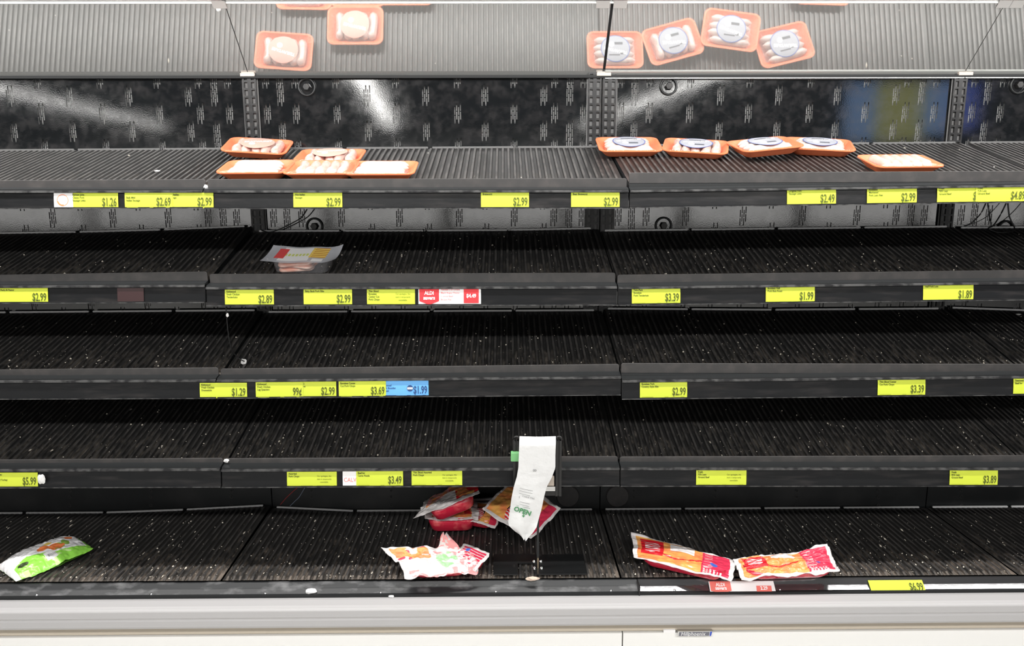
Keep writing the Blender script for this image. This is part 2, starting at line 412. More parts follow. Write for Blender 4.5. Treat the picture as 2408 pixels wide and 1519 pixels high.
ux = [atY(590, 260, 2.64).x - .023, atY(1398, 260, 2.64).x - .023, atY(1433, 260, 2.64).x - .023, atY(2253, 260, 2.64).x - .023]
for x in ux:
    o = link('upright_strip', um, case); o.location = (x, 2.640 - 2.4, 0)
    MB().box((-.004, .0085, ZBOT), (.050, .010, ZT)).build('upright_backing', mat('dull_upright_backing', (.16, .16, .16), .6), o)
# ring fittings ---------------------------------------------------------------
rf = MB().lathe([(.024, 0), (.024, -.006), (.029, -.008), (.031, -.004), (.031, 0)], 28, 0, 1)
rm = rf.me('ring_fitting', True); rm.materials.append(M_BLACK)
nm = MB().lathe([(.0001, -.014), (.011, -.014), (.013, -.011), (.013, 0)], 6, 0, 1).me('bolt_head'); nm.materials.append(M_UPRIGHT)
for px, py in ((722, 205), (1572, 203), (2394, 200), (740, 532), (1560, 530), (2364, 538)):
    p = atY(px, py, YW - .001)
    o = link('ring_fitting', rm, case); o.location = p - Vector((0, 2.4, 0)); b_ = link('bolt_head', nm, o)
# mirror under the canopy ----------------------------------------------------
def mirror_mat():
    m = mat('hazy_mirror', (0.78, 0.79, 0.78), .035, 1.0)
    nt = m.node_tree; b = nt.nodes['Principled BSDF']; out = nt.nodes['Material Output']
    d = nt.nodes.new('ShaderNodeBsdfDiffuse'); d.inputs[0].default_value = (.62, .62, .60, 1)
    mx = nt.nodes.new('ShaderNodeMixShader'); mx.inputs[0].default_value = .25
    nt.links.new(b.outputs[0], mx.inputs[1]); nt.links.new(d.outputs[0], mx.inputs[2]); nt.links.new(mx.outputs[0], out.inputs[0])
    return m
M_MIRROR = mirror_mat()
TILT = R(44.5); ML = .266
m0 = Vector((0, 2.648, atY(1189, 177, 2.648).z))
mt = Vector((0, -math.sin(TILT), math.cos(TILT))); mn = Vector((0, -math.cos(TILT), -math.sin(TILT)))
XM = [-2.09, atY(585, 175, 2.648).x, atY(1419, 172, 2.648).x, atY(2266, 168, 2.648).x, 2.80]
GAP = [.0015, .0015, .0045, .0015, .0015]
for i in range(4):
    a, b_ = XM[i] + GAP[i], XM[i+1] - GAP[i+1]
    A = m0 + Vector((a, 0, 0)); B = m0 + Vector((b_, 0, 0))
    cpart(MB().poly([A, B, B + mt*ML, A + mt*ML], mn*-.005), 'mirror', M_MIRROR)
    if i >= 2:      # aluminium channel along the lower edge of the right-hand mirrors
        A, B = A + mn*.004, B + mn*.004
        cpart(MB().poly([A, B, B + mt*.017, A + mt*.017], mn*-.003), 'mirror_channel', M_ALU)
        q = Vector((0, 0, -.014))
        bead = cpart(MB().box((a, 2.636, m0.z - .013), (b_, 2.650, m0.z - .010)), 'mirror_bead', M_ALU)
# black backing and shelf under the mirror edge
cpart(MB().box((-2.09, 2.634, m0.z - .010), (2.80, 2.652, m0.z - .001)), 'mirror_ledge', M_MATTE)
cpart(MB().poly([m0 + Vector((-2.09, 0, 0)) - mn*.006, m0 + Vector((2.8, 0, 0)) - mn*.006, m0 + Vector((2.8, 0, 0)) - mn*.006 + mt*ML, m0 + Vector((-2.09, 0, 0)) - mn*.006 + mt*ML], mn*-.004), 'mirror_backing', M_MATTE)
for k, x in enumerate(XM[1:4]):
    p = m0 + Vector((x, -.006, 0))
    c = cpart(MB().box((p.x - .024, p.y - .010, p.z - .004), (p.x + .024, p.y + .002, p.z + .006)).box((p.x - .022, p.y - .006, p.z + .007), (p.x + .022, p.y + .002, p.z + .010)), 'mirror_clip', M_CLIP)
    q = m0 + mt*ML + Vector((x, 0, 0)) + mn*.004
    for dx in ((-.034, .0) if k == 0 else (-.046, .008) if k == 1 else (-.02, .02)):
        A = q + Vector((dx - .004, 0, 0)); B = q + Vector((dx + .038, 0, 0))
        if k == 0 and dx == 0: continue
        cpart(MB().poly([A - mt*.016, B - mt*.016, B + mt*.02, A + mt*.02], mn*-.002), 'mirror_clip', mat('clear_grey_plastic_clip', (.42, .41, .40), .3))
# canopy ------------------------------------------------------------------------
mtop = m0 + mt*ML
cz = mtop.z + .004
M_CANOPY = mat('scuffed_steel_canopy', (.16, .16, .17), .3, .5, vary=((.03, .03, .035), (3, 30, 30), .42, .58), bump=(40, .2, .002))
cpart(MB().box((-2.09, mtop.y - .002, cz - .006), (2.8, mtop.y + .006, cz)), 'mirror_cap', M_ALU)
for i in range(4):
    cpart(MB().box((XM[i], 1.62, cz), (XM[i+1] - .002, mtop.y + .01, cz + .01)), 'canopy_soffit', M_CANOPY if i == 1 else mat('pale_scuffed_canopy', (.55, .55, .57), .3, .2, vary=((.35, .35, .37), (4, 30, 30), .45, .6)))
cpart(MB().box((-2.09, 1.60, cz - .02), (2.8, 1.62, cz + .4)), 'canopy_fascia', M_WHITE)
cpart(MB().box((-2.09, 1.60, cz + .4), (2.8, 2.72, cz + .42)), 'canopy_top', M_WHITE)
cpart(MB().box((-2.09, 2.70, .05), (2.8, 2.72, cz + .4)), 'rear_shell', M_MATTE)
cpart(MB().box((-2.8, 1.955, cz - .012), (2.8, 2.025, cz)), 'lamp_housing', M_WHITE)
# deck rim, bumper and lower front ------------------------------------------------
DZ = 0.428                                 # deck surface height
zr = atY(1189, 1365, 2.085).z              # top of the rim
RIM = [(2.090, zr - .030), (2.090, zr), (2.084, zr), (2.0825, zr - .002), (2.0745, zr - .0125), (2.0720, zr - .0145), (2.048, zr - .0285), (2.0455, zr - .031), (2.0455, zr - .046), (2.090, zr - .046)]
xr = atY(1500, 1385, 2.07).x
RIM0 = [(y, z) for y, z in RIM]
cpart(MB().extrude(RIM0, (-2.09, 0, 0), (xr - .002, 0, 0)), 'deck_rim', M_RIM)
cpart(MB().extrude(RIM0, (xr + .002, 0, 0), (2.8, 0, 0)), 'deck_rim', M_RIMGLOSS)['label'] = 'shiny dark rail section'
cpart(MB().box((xr - .002, 2.044, zr - .036), (xr + .002, 2.09, zr - .001)), 'rim_joint', M_UPRIGHT)
rv = MB().lathe([(.0001, .0022), (.0025, .002), (.004, 0)], 10).me('rivet', True); rv.materials.append(M_STEEL)
rn = Vector((0, -.028, .034)).normalized()
for px in (88, 357, 625, 896, 1166, 1436, 1585, 1832):
    p = atY(px, 1386, 2.067)
    q = Vector((p.x, 2.060, zr - .0213))
    o = link('rivet', rv, case); o.location = q - Vector((0, 2.4, 0)); o.rotation_euler = (math.atan2(.014, .024), 0, 0)
zb = atY(1189, 1413, 2.03).z
cpart(MB().box((-2.09, 2.047, zb - .004), (2.8, 2.08, zb + .012)), 'rim_seat', M_MATTE)
yb = 1.975
z1 = atY(1189, 1428, yb).z; z2 = atY(1189, 1477, yb).z; z3 = atY(1189, 1452, yb).z
BUMP = [(2.055, zb + .004), (2.035, zb + .006), (2.01, zb + .002), (1.990, zb - .006), (1.981, z1), (yb, z1 - .006), (yb - .001, z3 + .006), (yb + .003, z3), (yb, z3 - .005), (yb - .001, z2 + .012), (yb + .004, z2 + .003), (yb + .014, z2), (2.055, z2)]
bo = cpart(MB().extrude(BUMP, (-2.09, 0, 0), (2.8, 0, 0)), 'bumper', M_BUMPER, False)
bevel(bo, .003, 3)
yp = 2.03
cpart(MB().box((-2.09, yp + .004, z2 - .05), (2.8, 2.09, zb)), 'bumper_backing', mat('tan_gap_shade', (.50, .44, .36), .6))  # tan colour stands in for the shaded gap below the bumper
zl = atY(1189, 1491, yp).z
for a, b_ in ((-2.09, XB[2] - .002), (XB[2] + .002, 2.8)):
    cpart(MB().box((a, yp, .06), (b_, 2.09, zl)), 'front_panel', M_WHITE)
cpart(MB().box((-2.09, 2.06, 0), (2.8, 2.7, .08)), 'kick_base', M_BLACK)
cpart(MB().box((-2.09, 2.09, .08), (2.8, 2.7, .36)), 'case_body', M_BLACK)

# text -----------------------------------------------------------------------------
_tc = {}
def text_mesh(s, size, sx=1.0, align='LEFT', shear=0., bold=0.):
    key = (s, round(size, 5), sx, align, shear, bold)
    if key in _tc: return _tc[key]
    cu = bpy.data.curves.new('t', 'FONT'); cu.body = s; cu.size = size; cu.align_x = align; cu.resolution_u = 2; cu.shear = shear; cu.offset = bold
    o = bpy.data.objects.new('t', cu); col.objects.link(o)
    bpy.context.view_layer.update()
    me = bpy.data.meshes.new_from_object(o.evaluated_get(bpy.context.evaluated_depsgraph_get()))
    for v in me.vertices: v.co.x *= sx
    bpy.data.objects.remove(o); bpy.data.curves.remove(cu)
    me.materials.clear(); _tc[key] = me
    return me
def text(s, size, m, parent, loc, sx=1., align='LEFT', name='lettering', rot=None, shear=0., bold=0.):
    me = text_mesh(s, size, sx, align, shear, bold).copy(); me.materials.append(m)
    o = bpy.data.objects.new(name, me); col.objects.link(o); o.parent = parent; o.location = loc
    if rot: o.rotation_euler = rot
    return o
# maker's badge ------------------------------------------------------------------------
p0, p1 = atY(1592, 1497, yp - .012), atY(1676, 1484, yp - .012)
bw, bh = p1.x - p0.x, p1.z - p0.z
bd = cpart(MB().poly([(0, 0, 0), (bw*.97, 0, 0), (bw, 0, bh), (bw*.02, 0, bh)], (0, .012, 0)), 'name_badge', M_CHROME)
bd.matrix_parent_inverse = Matrix(); bd.location = p0 - Vector((0, 2.4, 0))
MB().poly([(bw*.05, -.0006, bh*.14), (bw*.90, -.0006, bh*.14), (bw*.91, -.0006, bh*.86), (bw*.06, -.0006, bh*.86)], (0, .0005, 0)).build('badge_field', mat('badge_grey', (.16, .16, .19), .4), bd)
MB().poly([(bw*.92, -.0006, bh*.10), (bw*.955, -.0006, bh*.10), (bw*.985, -.0006, bh*.9), (bw*.93, -.0006, bh*.9)], (0, .0005, 0)).build('badge_end', mat('badge_blue', (.03, .08, .5), .4), bd)
text('Hillphoenix', bh*.95, M_INK_W, bd, (bw*.10, -.0012, bh*.24), 1.0 * (bw*.76)/(bh*.95*5.1), 'LEFT', 'lettering', (R(90), 0, 0), .2)
p0, p1 = atY(1562, 1493, yp - .012), atY(1590, 1486, yp - .012)
cpart(MB().box((p0.x, yp - .002, p0.z), (p1.x, yp + .01, p1.z)), 'paper_sticker', M_PAPER_W)

# ------------------------------------------------------------------ shelves
YF = {1: 2.190, 2: 2.212, 3: 2.200, 4: 2.182}
DX = {1: .008, 2: -.016, 3: 0, 4: 0}
TIER = {1: 'top', 2: 'second', 3: 'third', 4: 'fourth'}
BAY = ['left', 'middle', 'right', 'far right']
# lip: front lip top (x,y at left end, x,y at right end); rear: (x,y) list; rail: top y left/right, bottom y left/right
SH = {
 (1,0): dict(lip=((0,424),(490,421)), rear=[(0,352),(570,348)], rail=(448,448,491,490)),
 (1,1): dict(lip=((512,421),(1480,419)), rear=[(640,348),(1380,344)], rail=(448,447,491,490)),
 (1,2): dict(lip=((1466,406),(2408,402)), rear=[(1420,341),(2240,334)], rail=(447,435,489,476)),
 (2,0): dict(lip=((0,646),(490,638)), rear=[(0,547),(190,544),(375,539),(570,531)], rail=(672,670,713,711)),
 (2,1): dict(lip=((500,644),(1446,641)), rear=[(640,542),(990,541),(1175,540),(1375,536)], rail=(675,674,719,717)),
 (2,2): dict(lip=((1455,646),(2408,635)), rear=[(1425,541),(1600,539),(2190,532)], rail=(676,662,717,705)),
 (3,0): dict(lip=((0,869),(518,864)), rear=[(0,733),(590,728)], rail=(895,893,938,936)),
 (3,1): dict(lip=((526,867),(1458,856)), rear=[(635,732),(1385,728)], rail=(893,886,936,928)),
 (3,2): dict(lip=((1466,854),(2408,856)), rear=[(1425,724),(1800,727),(2190,724)], rail=(893,886,938,928)),
 (4,0): dict(lip=((0,1081),(525,1077)), rear=[(0,914),(590,911)], rail=(1103,1103,1146,1144)),
 (4,1): dict(lip=((540,1078),(1455,1073)), rear=[(635,912),(1385,909)], rail=(1104,1100,1145,1141)),
 (4,2): dict(lip=((1477,1074),(2408,1071)), rear=[(1425,910),(2190,908)], rail=(1101,1100,1142,1142)),
}
LIPH, YB = .027, 2.640
def lin(pts, x):
    if x <= pts[0][0]:
        (a, b_), (c, d) = pts[0], pts[1]
    else:
        for k in range(len(pts)-1):
            (a, b_), (c, d) = pts[k], pts[k+1]
            if x <= c: break
    return b_ + (d - b_)*(x - a)/(c - a)
PITCHR = .019
def rib_profile(W):
    xs = []; n = int(W/PITCHR); off = (W - n*PITCHR)/2
    xs.append((0, 0))
    for k in range(n):
        b_ = off + k*PITCHR
        xs += [(b_ + .003, 0), (b_ + .0042, .0060), (b_ + .0108, .0060), (b_ + .013, 0)]
    xs.append((W, 0)); return xs
def liner(name, zf, zr_, X0, X1, y0, y1, m, parent, sub=5):
    """ribbed sheet: zf(x) front height, zr_(x) rear height"""
    prof = rib_profile(X1 - X0); n = len(prof); vs = []; uvs = []
    for j in range(sub + 1):
        t = j/sub
        for x, dz in prof:
            k = 1.0 if 0 < j < sub else 0.0
            X = X0 + x
            if j == 0 or j == sub: k = 0
            vs.append((X, y0 + (y1 - y0)*(t if 0 < j < sub else t), zf(X)*(1-t) + zr_(X)*t + dz*k)); uvs.append((x, t))
    # put the rib ends close to the borders
    for i in range(n):
        for j, t in ((1, .03), (sub - 1, .97)):
            X = vs[j*n + i][0]; vs[j*n + i] = (X, y0 + (y1 - y0)*t, zf(X)*(1-t) + zr_(X)*t + prof[i][1]); uvs[j*n + i] = (prof[i][0], t)
    fs = [(j*n+i, j*n+i+1, (j+1)*n+i+1, (j+1)*n+i) for j in range(sub) for i in range(n-1)]
    me = mesh(name, vs, fs); uvl = me.uv_layers.new(name='UVMap')
    idx = [0]*len(me.loops); me.loops.foreach_get('vertex_index', idx)
    uvl.data.foreach_set('uv', [c for i in idx for c in uvs[i]])
    mi = []
    for j in range(sub):
        for i in range(n - 1):
            mi.append(1 if (0 < j < sub - 1 and prof[i][1] > 0 and prof[i+1][1] > 0) else 0)
    me.polygons.foreach_set('material_index', mi)
    o = link(name, me, parent, [m, M_RIBLIT]); return o
SURF = {}; RAILS = {}
def world_child(o, parent):
    o.parent = parent; o.matrix_parent_inverse = parent.matrix_world.inverted(); return o
for (t, b_), d in SH.items():
    X0, X1 = XB[b_] + DX[t] + .003, XB[b_+1] + DX[t] - .003
    if b_ == 2: X1 = 1.612 if t == 4 else 1.590
    yf = YF[t]
    la, lb = atY(*d['lip'][0], yf), atY(*d['lip'][1], yf)
    ltop = lambda x, la=la, lb=lb: la.z + (lb.z - la.z)*(x - la.x)/(lb.x - la.x)
    rp = [atY(px, py, YB) for px, py in d['rear']]; rp = [(p.x, p.z) for p in rp]
    zf = lambda x, f=ltop: f(x) - LIPH
    zr_ = lambda x, rp=rp: lin(rp, x) - .006
    xm = (X0 + X1)/2
    s = empty('shelf', (xm, yf, zf(xm)), 'black ribbed shelf in the %s bay, %s tier of the case' % (BAY[b_], TIER[t]), 'shelf', 'ribbed case shelves')
    bpy.context.view_layer.update()
    ml = M_LINER_STAIN if (t, b_) == (1, 2) else M_LINER_TOP if t == 1 else M_LINER
    world_child(liner('liner', zf, zr_, X0, X1, yf + .004, YB, ml, None), s)
    # front lip with rounded ends
    r_ = .007; pts = [(X0, zf(X0) - .004)]
    pts += [(X1, zf(X1) - .004)]
    for k in range(5):
        a = k*math.pi/8; pts.append((X1 - r_ + r_*math.cos(a), ltop(X1) - r_ + r_*math.sin(a)))
    for k in range(5):
        a = math.pi/2 + k*math.pi/8; pts.append((X0 + r_ + r_*math.cos(a), ltop(X0) - r_ + r_*math.sin(a)))
    lo = MB().poly([(x, yf, z) for x, z in pts], (0, .0045, 0)).build('front_lip', M_LIP); bevel(lo, .0012, 2); world_child(lo, s)
    # rear lip in four lengths
    L4 = (X1 - X0 - .05)/4
    for k in range(4):
        a = X0 + .018 + k*(L4 + .005); e = a + L4 - .012
        o = MB().poly([(a, YB - .004, zr_(a) + .001), (e, YB - .004, zr_(e) + .001), (e + .002, YB - .004, zr_(e) + .004), (e, YB - .004, zr_(e) + .0075), (a, YB - .004, zr_(a) + .0075), (a - .002, YB - .004, zr_(a) + .004)], (0, .005, 0)).build('rear_lip', M_EDGE1 if t == 1 else M_EDGE); world_child(o, s)
    # steel carrier under the liner
    body = MB().poly([(X0, yf - .006, zf(X0) - .006), (X1, yf - .006, zf(X1) - .006), (X1, YB + .002, zr_(X1) - .006), (X0, YB + .002, zr_(X0) - .006)], (0, 0, -.018)).build('shelf_carrier', M_BLACK); world_child(body, s)
    # ticket rail
    yt = yf - .030
    pa, pb = d['lip'][0][0], d['lip'][1][0]
    A = atY(pa, d['rail'][2], yt); B = atY(pb, d['rail'][3], yt); At = atY(pa, d['rail'][0], yt); Bt = atY(pb, d['rail'][1], yt)
    H = ((At.z - A.z) + (Bt.z - B.z))/2
    zr2 = lambda x, A=A, B=B: A.z + (B.z - A.z)*(x - A.x)/(B.x - A.x)
    E0, E1 = Vector((X0 - .001, yt, zr2(X0))), Vector((X1 + .001, yt, zr2(X1)))
    prof = [(.004, .0), (-.006, .0), (-.006, .004), (-.0015, .005), (.0045, H - .007), (.0045, H), (.016, H), (.016, 0)]
    rl = MB().extrude(prof, E0, E1).build('ticket_rail', M_RAIL); world_child(rl, s)
    bead = MB().extrude([(-.003, H - .006), (-.003, H - .001), (.0045, H), (.0045, H - .006)], E0, E1).build('rail_bead', M_RAILEDGE); world_child(bead, s)
    bd2 = MB().extrude([(-.0072, -.0005), (-.0072, .002), (-.006, .002), (-.006, -.0005)], E0, E1).build('rail_bead', M_RAILEDGE); world_child(bd2, s)
    # nose joining rail and carrier
    nz = MB().extrude([(.004, H - .004), (.004, H + .004), (.036, H + .010), (.036, H - .004)], E0, E1).build('shelf_nose', M_BLACK); world_child(nz, s)
    SURF[(t, b_)] = (zf, zr_, yf, X0, X1)
    RAILS[(t, b_)] = (yt, math.atan2(E1.z - E0.z, E1.x - E0.x), zr2, H)
# a sliver of the far right bay shows behind the frame edge on the upper two tiers
for t, rear in ((1, [(2270,334),(2408,333)]), (2, [(2255,534),(2408,533)]), (3, [(2240,722),(2408,728)]), (4, [(2240,908),(2408,908)])):
    zf0, zr0, yf, _, _ = SURF[(t, 2)]
    rp = [atY(px, py, YB) for px, py in rear]; rp = [(p.x, p.z) for p in rp]
    X0, X1 = (1.618 if t == 4 else 1.596), XB[4]
    zr_ = lambda x, rp=rp: lin([rp[0], rp[-1]], min(x, 1.9)) - .006
    zc = zf0(X0)
    zf = lambda x, z=zc: z
    s = empty('shelf', ((X0 + X1)/2, yf, zc), 'black ribbed shelf at the right frame edge, %s tier of the case' % TIER[t], 'shelf', 'ribbed case shelves')
    bpy.context.view_layer.update()
    world_child(liner('liner', zf, zr_, X0, X1, yf + .004, YB, M_LINER_TOP if t == 1 else M_LINER, None), s)
    world_child(MB().box((X0, yf, zc - .004), (X1, yf + .0045, zc + LIPH)).build('front_lip', M_LIP), s)
    L4 = (X1 - X0 - .05)/4
    for k in range(4):
        a = X0 + .018 + k*(L4 + .005); e = a + L4 - .012
        world_child(MB().poly([(a, YB - .004, zr_(a) + .001), (e, YB - .004, zr_(e) + .001), (e, YB - .004, zr_(e) + .0075), (a, YB - .004, zr_(a) + .0075)], (0, .005, 0)).build('rear_lip', M_EDGE1 if t == 1 else M_EDGE), s)
    world_child(MB().poly([(X0, yf - .006, zc - .006), (X1, yf - .006, zc - .006), (X1, YB + .002, zr_(X1) - .006), (X0, YB + .002, zr_(X0) - .006)], (0, 0, -.018)).build('shelf_carrier', M_BLACK), s)
    SURF[(t, 3)] = (zf, zr_, yf, X0, X1)
# deck pans -----------------------------------------------------------------------
DK = [([(0,1211),(60,1210),(240,1206),(410,1198),(600,1188)]), ([(655,1191),(840,1201),(1000,1206),(1370,1206)]),
      ([(1410,1197),(1600,1207),(1770,1207),(2130,1202)]), ([(2190,1201),(2408,1206)])]
YD0, YD1 = 2.092, 2.592
for i in range(4):
    X0, X1 = XB[i] + .003, XB[i+1] - .003
    rp = [atY(px, py, YD1) for px, py in DK[i]]; rp = [(p.x, p.z) for p in rp]
    rp = [(min(max(x, -3), 3), z) for x, z in rp]
    zr_ = (lambda x, rp=rp: max(DZ - .012, lin(rp, min(max(x, rp[0][0] - .12), rp[-1][0] + .1)) - .006))
    zf = lambda x: DZ - .004
    s = empty('deck_pan', ((X0 + X1)/2, YD0, DZ - .004), 'black ribbed floor pan of the case in the %s bay' % (BAY + [''])[i] if i < 3 else 'black ribbed floor pan of the case at the right frame edge', 'deck pan', 'ribbed deck pans')
    bpy.context.view_layer.update()
    world_child(liner('liner', zf, zr_, X0, X1, YD0, YD1, M_LINER_DIRTY, None), s)
    L4 = (X1 - X0 - .05)/4
    for k in range(4):
        a = X0 + .018 + k*(L4 + .005); e = a + L4 - .012
        world_child(MB().poly([(a, YD1 - .004, zr_(a) + .001), (e, YD1 - .004, zr_(e) + .001), (e + .002, YD1 - .004, zr_(e) + .004), (e, YD1 - .004, zr_(e) + .0075), (a, YD1 - .004, zr_(a) + .0075), (a - .002, YD1 - .004, zr_(a) + .004)], (0, .005, 0)).build('rear_lip', M_EDGE), s)
    SURF[(5, i)] = (zf, zr_, YD0, X0, X1)
# ------------------------------------------------------------------ price tags
def tag_frame(t, b_, x0, x1, y1, dy=0.0):
    if t == 5:
        # tags lie on the sloping deck rim
        n = rn; e = Vector((0, .034, .028)).normalized()
        p0 = atY(x0, y1, 2.05); p1 = atY(x1, y1, 2.05)
        base = Vector(((p0.x + p1.x)/2, 2.0480, zr - .0290)) + n*(.0014 + dy)
        M = Matrix.Translation(base) @ Matrix((Vector((1, 0, 0)), e, n)).transposed().to_4x4()
        return M, p1.x - p0.x
    yt, ang, zr2, H = RAILS[(t, b_)]
    p0, p1 = atY(x0, y1, yt - .0055), atY(x1, y1, yt - .0055)
    M = Matrix.Translation(((p0.x + p1.x)/2, yt - .0042 - dy, (p0.z + p1.z)/2)) @ Matrix.Rotation(R(90 - 7.5), 4, 'X') @ Matrix.Rotation(ang, 4, 'Z')
    return M, p1.x - p0.x
def card(w, h, m, parent, name='card', x=0., bow=.0012):
    f = lambda u, v: (x + (u - .5)*w, v*h, bow*math.sin(math.pi*v)*.6)
    mb = MB().grid(f, 2, 6)
    n = len(mb.v); k = len(mb.f)
    mb.v += [v - Vector((0, 0, .0004)) for v in mb.v]; mb.f += [tuple(i + n for i in q[::-1]) for q in mb.f[:k]]; mb.m += [0]*k
    return mb.build(name, m, parent, fix=False)
def bars(parent, w, h, m):
    for a, b_ in ((-.46, -.22), (.02, .10), (.36, .44)):
        MB().box((a*w, h*.045, .0012), (b_*w, h*.075, .00125)).build('fine_print', m, parent)
def price_tag(t, b_, x0, x1, y0, y1, lines, price, label, soldout=False, ink=None, mcard=None, back=0., fs=1.0, px=0., shear=0.):
    M, w = tag_frame(t, b_, x0, x1, y1, back)
    h = w*(y1 - y0)/(x1 - x0)*1.0
    if t < 5:
        yt, ang, zr2, H = RAILS[(t, b_)]; h = min(h*1.0, H*.96)
    else: h = .0385
    o = empty('price_tag', M, label, 'price tag', 'price tags on the ticket rails')
    card(w, h, mcard or M_PAPER_Y, o)
    ink = ink or M_INK
    wn = .140                                       # nominal tag width
    ls = .0078*fs
    for k, s in enumerate(lines):
        text(s, ls, ink, o, (-w/2 + .005, h - .0085 - k*.0081*fs, .0014), .86, 'LEFT', 'product_lettering', bold=.0002)
    if price:
        text(price, .0330, ink, o, (w/2 - .004 + px, h*.17, .0016), .56, 'RIGHT', 'price_lettering', shear=shear, bold=.0006)
    if soldout:
        for k, s in enumerate(('Our apologies, this', 'item is temporarily', 'unavailable.')):
            text(s, .0066, ink, o, (w*.25, h*.66 - k*.0090, .0014), .86, 'CENTER', 'notice_lettering')
    bars(o, w, h, M_INK_FAINT if ink is M_INK else ink)
    return o
RL = 'on %s rail'
T1, T2, T3, T4 = (RL % k for k in ('top', 'second', 'third', 'fourth'))
price_tag(1,0,167,278,453,491, ['Farmer John','Classic Pork','Sausage Links'], '$1.26', 'yellow price tag for classic pork sausage links at $1.26 ' + T1)
price_tag(1,0,294,406,453,490, ['','Bulk Mild','Italian Sausage'], '$2.69', 'yellow price tag for bulk mild Italian sausage at $2.69 ' + T1, back=.0012)
o = price_tag(1,0,404,502,453,490, ['Italian','age'], '$2.99', 'yellow price tag at $2.99 half hidden beside the $2.69 tag ' + T1)
price_tag(1,1,690,805,453,491, ['Hot Italian','Sausage'], '$2.99', 'yellow price tag for hot Italian sausage at $2.99 ' + T1)
price_tag(1,1,1131,1244,452,490, ['Bratwurst'], '$2.99', 'yellow price tag for plain bratwurst at $2.99 ' + T1)
price_tag(1,1,1343,1457,452,490, ['Beer Bratwurst'], '$2.99', 'yellow price tag for beer bratwurst at $2.99 ' + T1)
price_tag(1,2,1851,1966,442,483, ['Original Pork','Sausage Links'], '$2.49', 'yellow price tag for original pork sausage links at $2.49 ' + T1)
price_tag(1,2,2039,2156,438,480, ['Roseland','Marinated','Pork Loin Filet'], '$2.99', 'yellow price tag for marinated pork loin filet at $2.99 ' + T1)
price_tag(1,2,2204,2300,437,477, ['Fresh','96% Lean','Ground Beef'], '$', 'yellow price tag for 96% lean ground beef, price partly covered', px=-.002, shear=.15)
price_tag(1,2,2294,2412,434,476, ['Fresh','92% Lean','Ground Beef'], '$4.89', 'yellow price tag for 92% lean ground beef at $4.89 ' + T1, back=.0014, shear=.15)
price_tag(2,0,-2,113,677,714, ['Pork Al Pastor'], '$2.99', 'yellow price tag for pork al pastor at $2.99 ' + T2)
price_tag(2,1,529,644,681,719, ['Kirkwood','Fresh Chicken','Tenderloins'], '$2.89', 'yellow price tag for fresh chicken tenderloins at $2.89 ' + T2)
price_tag(2,1,714,828,680,718, ['Baby Back Pork Ribs'], '$2.99', 'yellow price tag for baby back pork ribs at $2.99 ' + T2)
price_tag(2,1,863,976,680,718, ['Thin Sliced','Boneless','Center Cut','Pork Chops'], None, 'yellow sold-out tag for thin sliced boneless center cut pork chops ' + T2, soldout=True)
price_tag(2,2,1486,1600,677,715, ['Two-Pack','Boneless','Pork Tenderloin'], '$3.39', 'yellow price tag for two-pack pork tenderloin at $3.39 ' + T2)
price_tag(2,2,1801,1916,673,712, ['Boneless Half','Pork Butt Roast'], '$1.99', 'yellow price tag for boneless half pork butt roast at $1.99 ' + T2)
price_tag(2,2,2171,2289,669,708, ['Half Pork Loin'], '$1.89', 'yellow price tag for half pork loin at $1.89 ' + T2)
price_tag(3,0,470,581,900,937, ['Kirkwood','Fresh Chicken','Drumsticks'], '$1.29', 'yellow price tag for fresh chicken drumsticks at $1.29 ' + T3)
price_tag(3,1,602,713,898,936, ['Kirkwood','Fresh Chicken','Leg Quarters'], '99¢', 'yellow price tag for fresh chicken leg quarters at 99¢ ' + T3, back=.0012)
price_tag(3,1,706,791,897,935, ['   s','   es'], '$2.99', 'yellow price tag at $2.99 half hidden beside the 99¢ tag ' + T3)
price_tag(3,1,797,908,896,934, ['Boneless Center','Cut Pork Chops'], '$3.69', 'yellow price tag for boneless center cut pork chops at $3.69 ' + T3, back=.0012)
o = price_tag(3,1,902,1008,895,932, ['','asoned','rk Shoulder','oast'], '$1.99', 'light blue price tag at $1.99 with a round new badge ' + T3, ink=M_INK_BLUE, mcard=M_PAPER_B)
bg = MB().lathe([(.0001, .0015), (.0095, .0015), (.0095, .0005)], 20).build('round_badge', M_INK_BLUE, o); bg.location = (-.008 + .020, .024, 0)
MB().box((-.008, -.003, .0016), (.008, .003, .0017)).build('badge_band', M_INK_W, bg)
text('NEW', .0058, M_INK_BLUE, bg, (0, -.002, .0019), .95, 'CENTER', 'badge_lettering')
price_tag(3,2,1505,1616,898,936, ['Boneless Pork','Country Style Ribs'], '$2.99', 'yellow price tag for boneless pork country style ribs at $2.99 ' + T3)
price_tag(3,2,2064,2176,893,930, ['Thin Sliced Center','Cut Pork Chops'], '$3.39', 'yellow price tag for thin sliced center cut pork chops at $3.39 ' + T3)
price_tag(3,2,2383,2496,890,928, ['Seasoned','Beef for'], None, 'yellow price tag cut off by the right frame edge ' + T3)
price_tag(4,0,-22,89,1111,1146, ['       Farms','','Seasoned Turkey'], '$5.99', 'yellow price tag for seasoned turkey at $5.99 ' + T4)
price_tag(4,1,675,792,1109,1145, ['Assorted','Pork Chops'], None, 'yellow sold-out tag for assorted pork chops ' + T4, soldout=True)
price_tag(4,1,838,948,1107,1143, ['Beef for','Carne Picada'], '$3.49', 'yellow price tag for beef for carne picada at $3.49 ' + T4, back=.0012)
price_tag(4,1,968,1087,1106,1142, ['Thin Sliced Assorted','Pork Chops'], None, 'yellow sold-out tag for thin sliced assorted pork chops ' + T4, soldout=True)
price_tag(4,2,1637,1755,1105,1142, ['Fresh','73% Lean','Ground Beef'], None, 'yellow sold-out tag for 73% lean ground beef ' + T4, soldout=True)
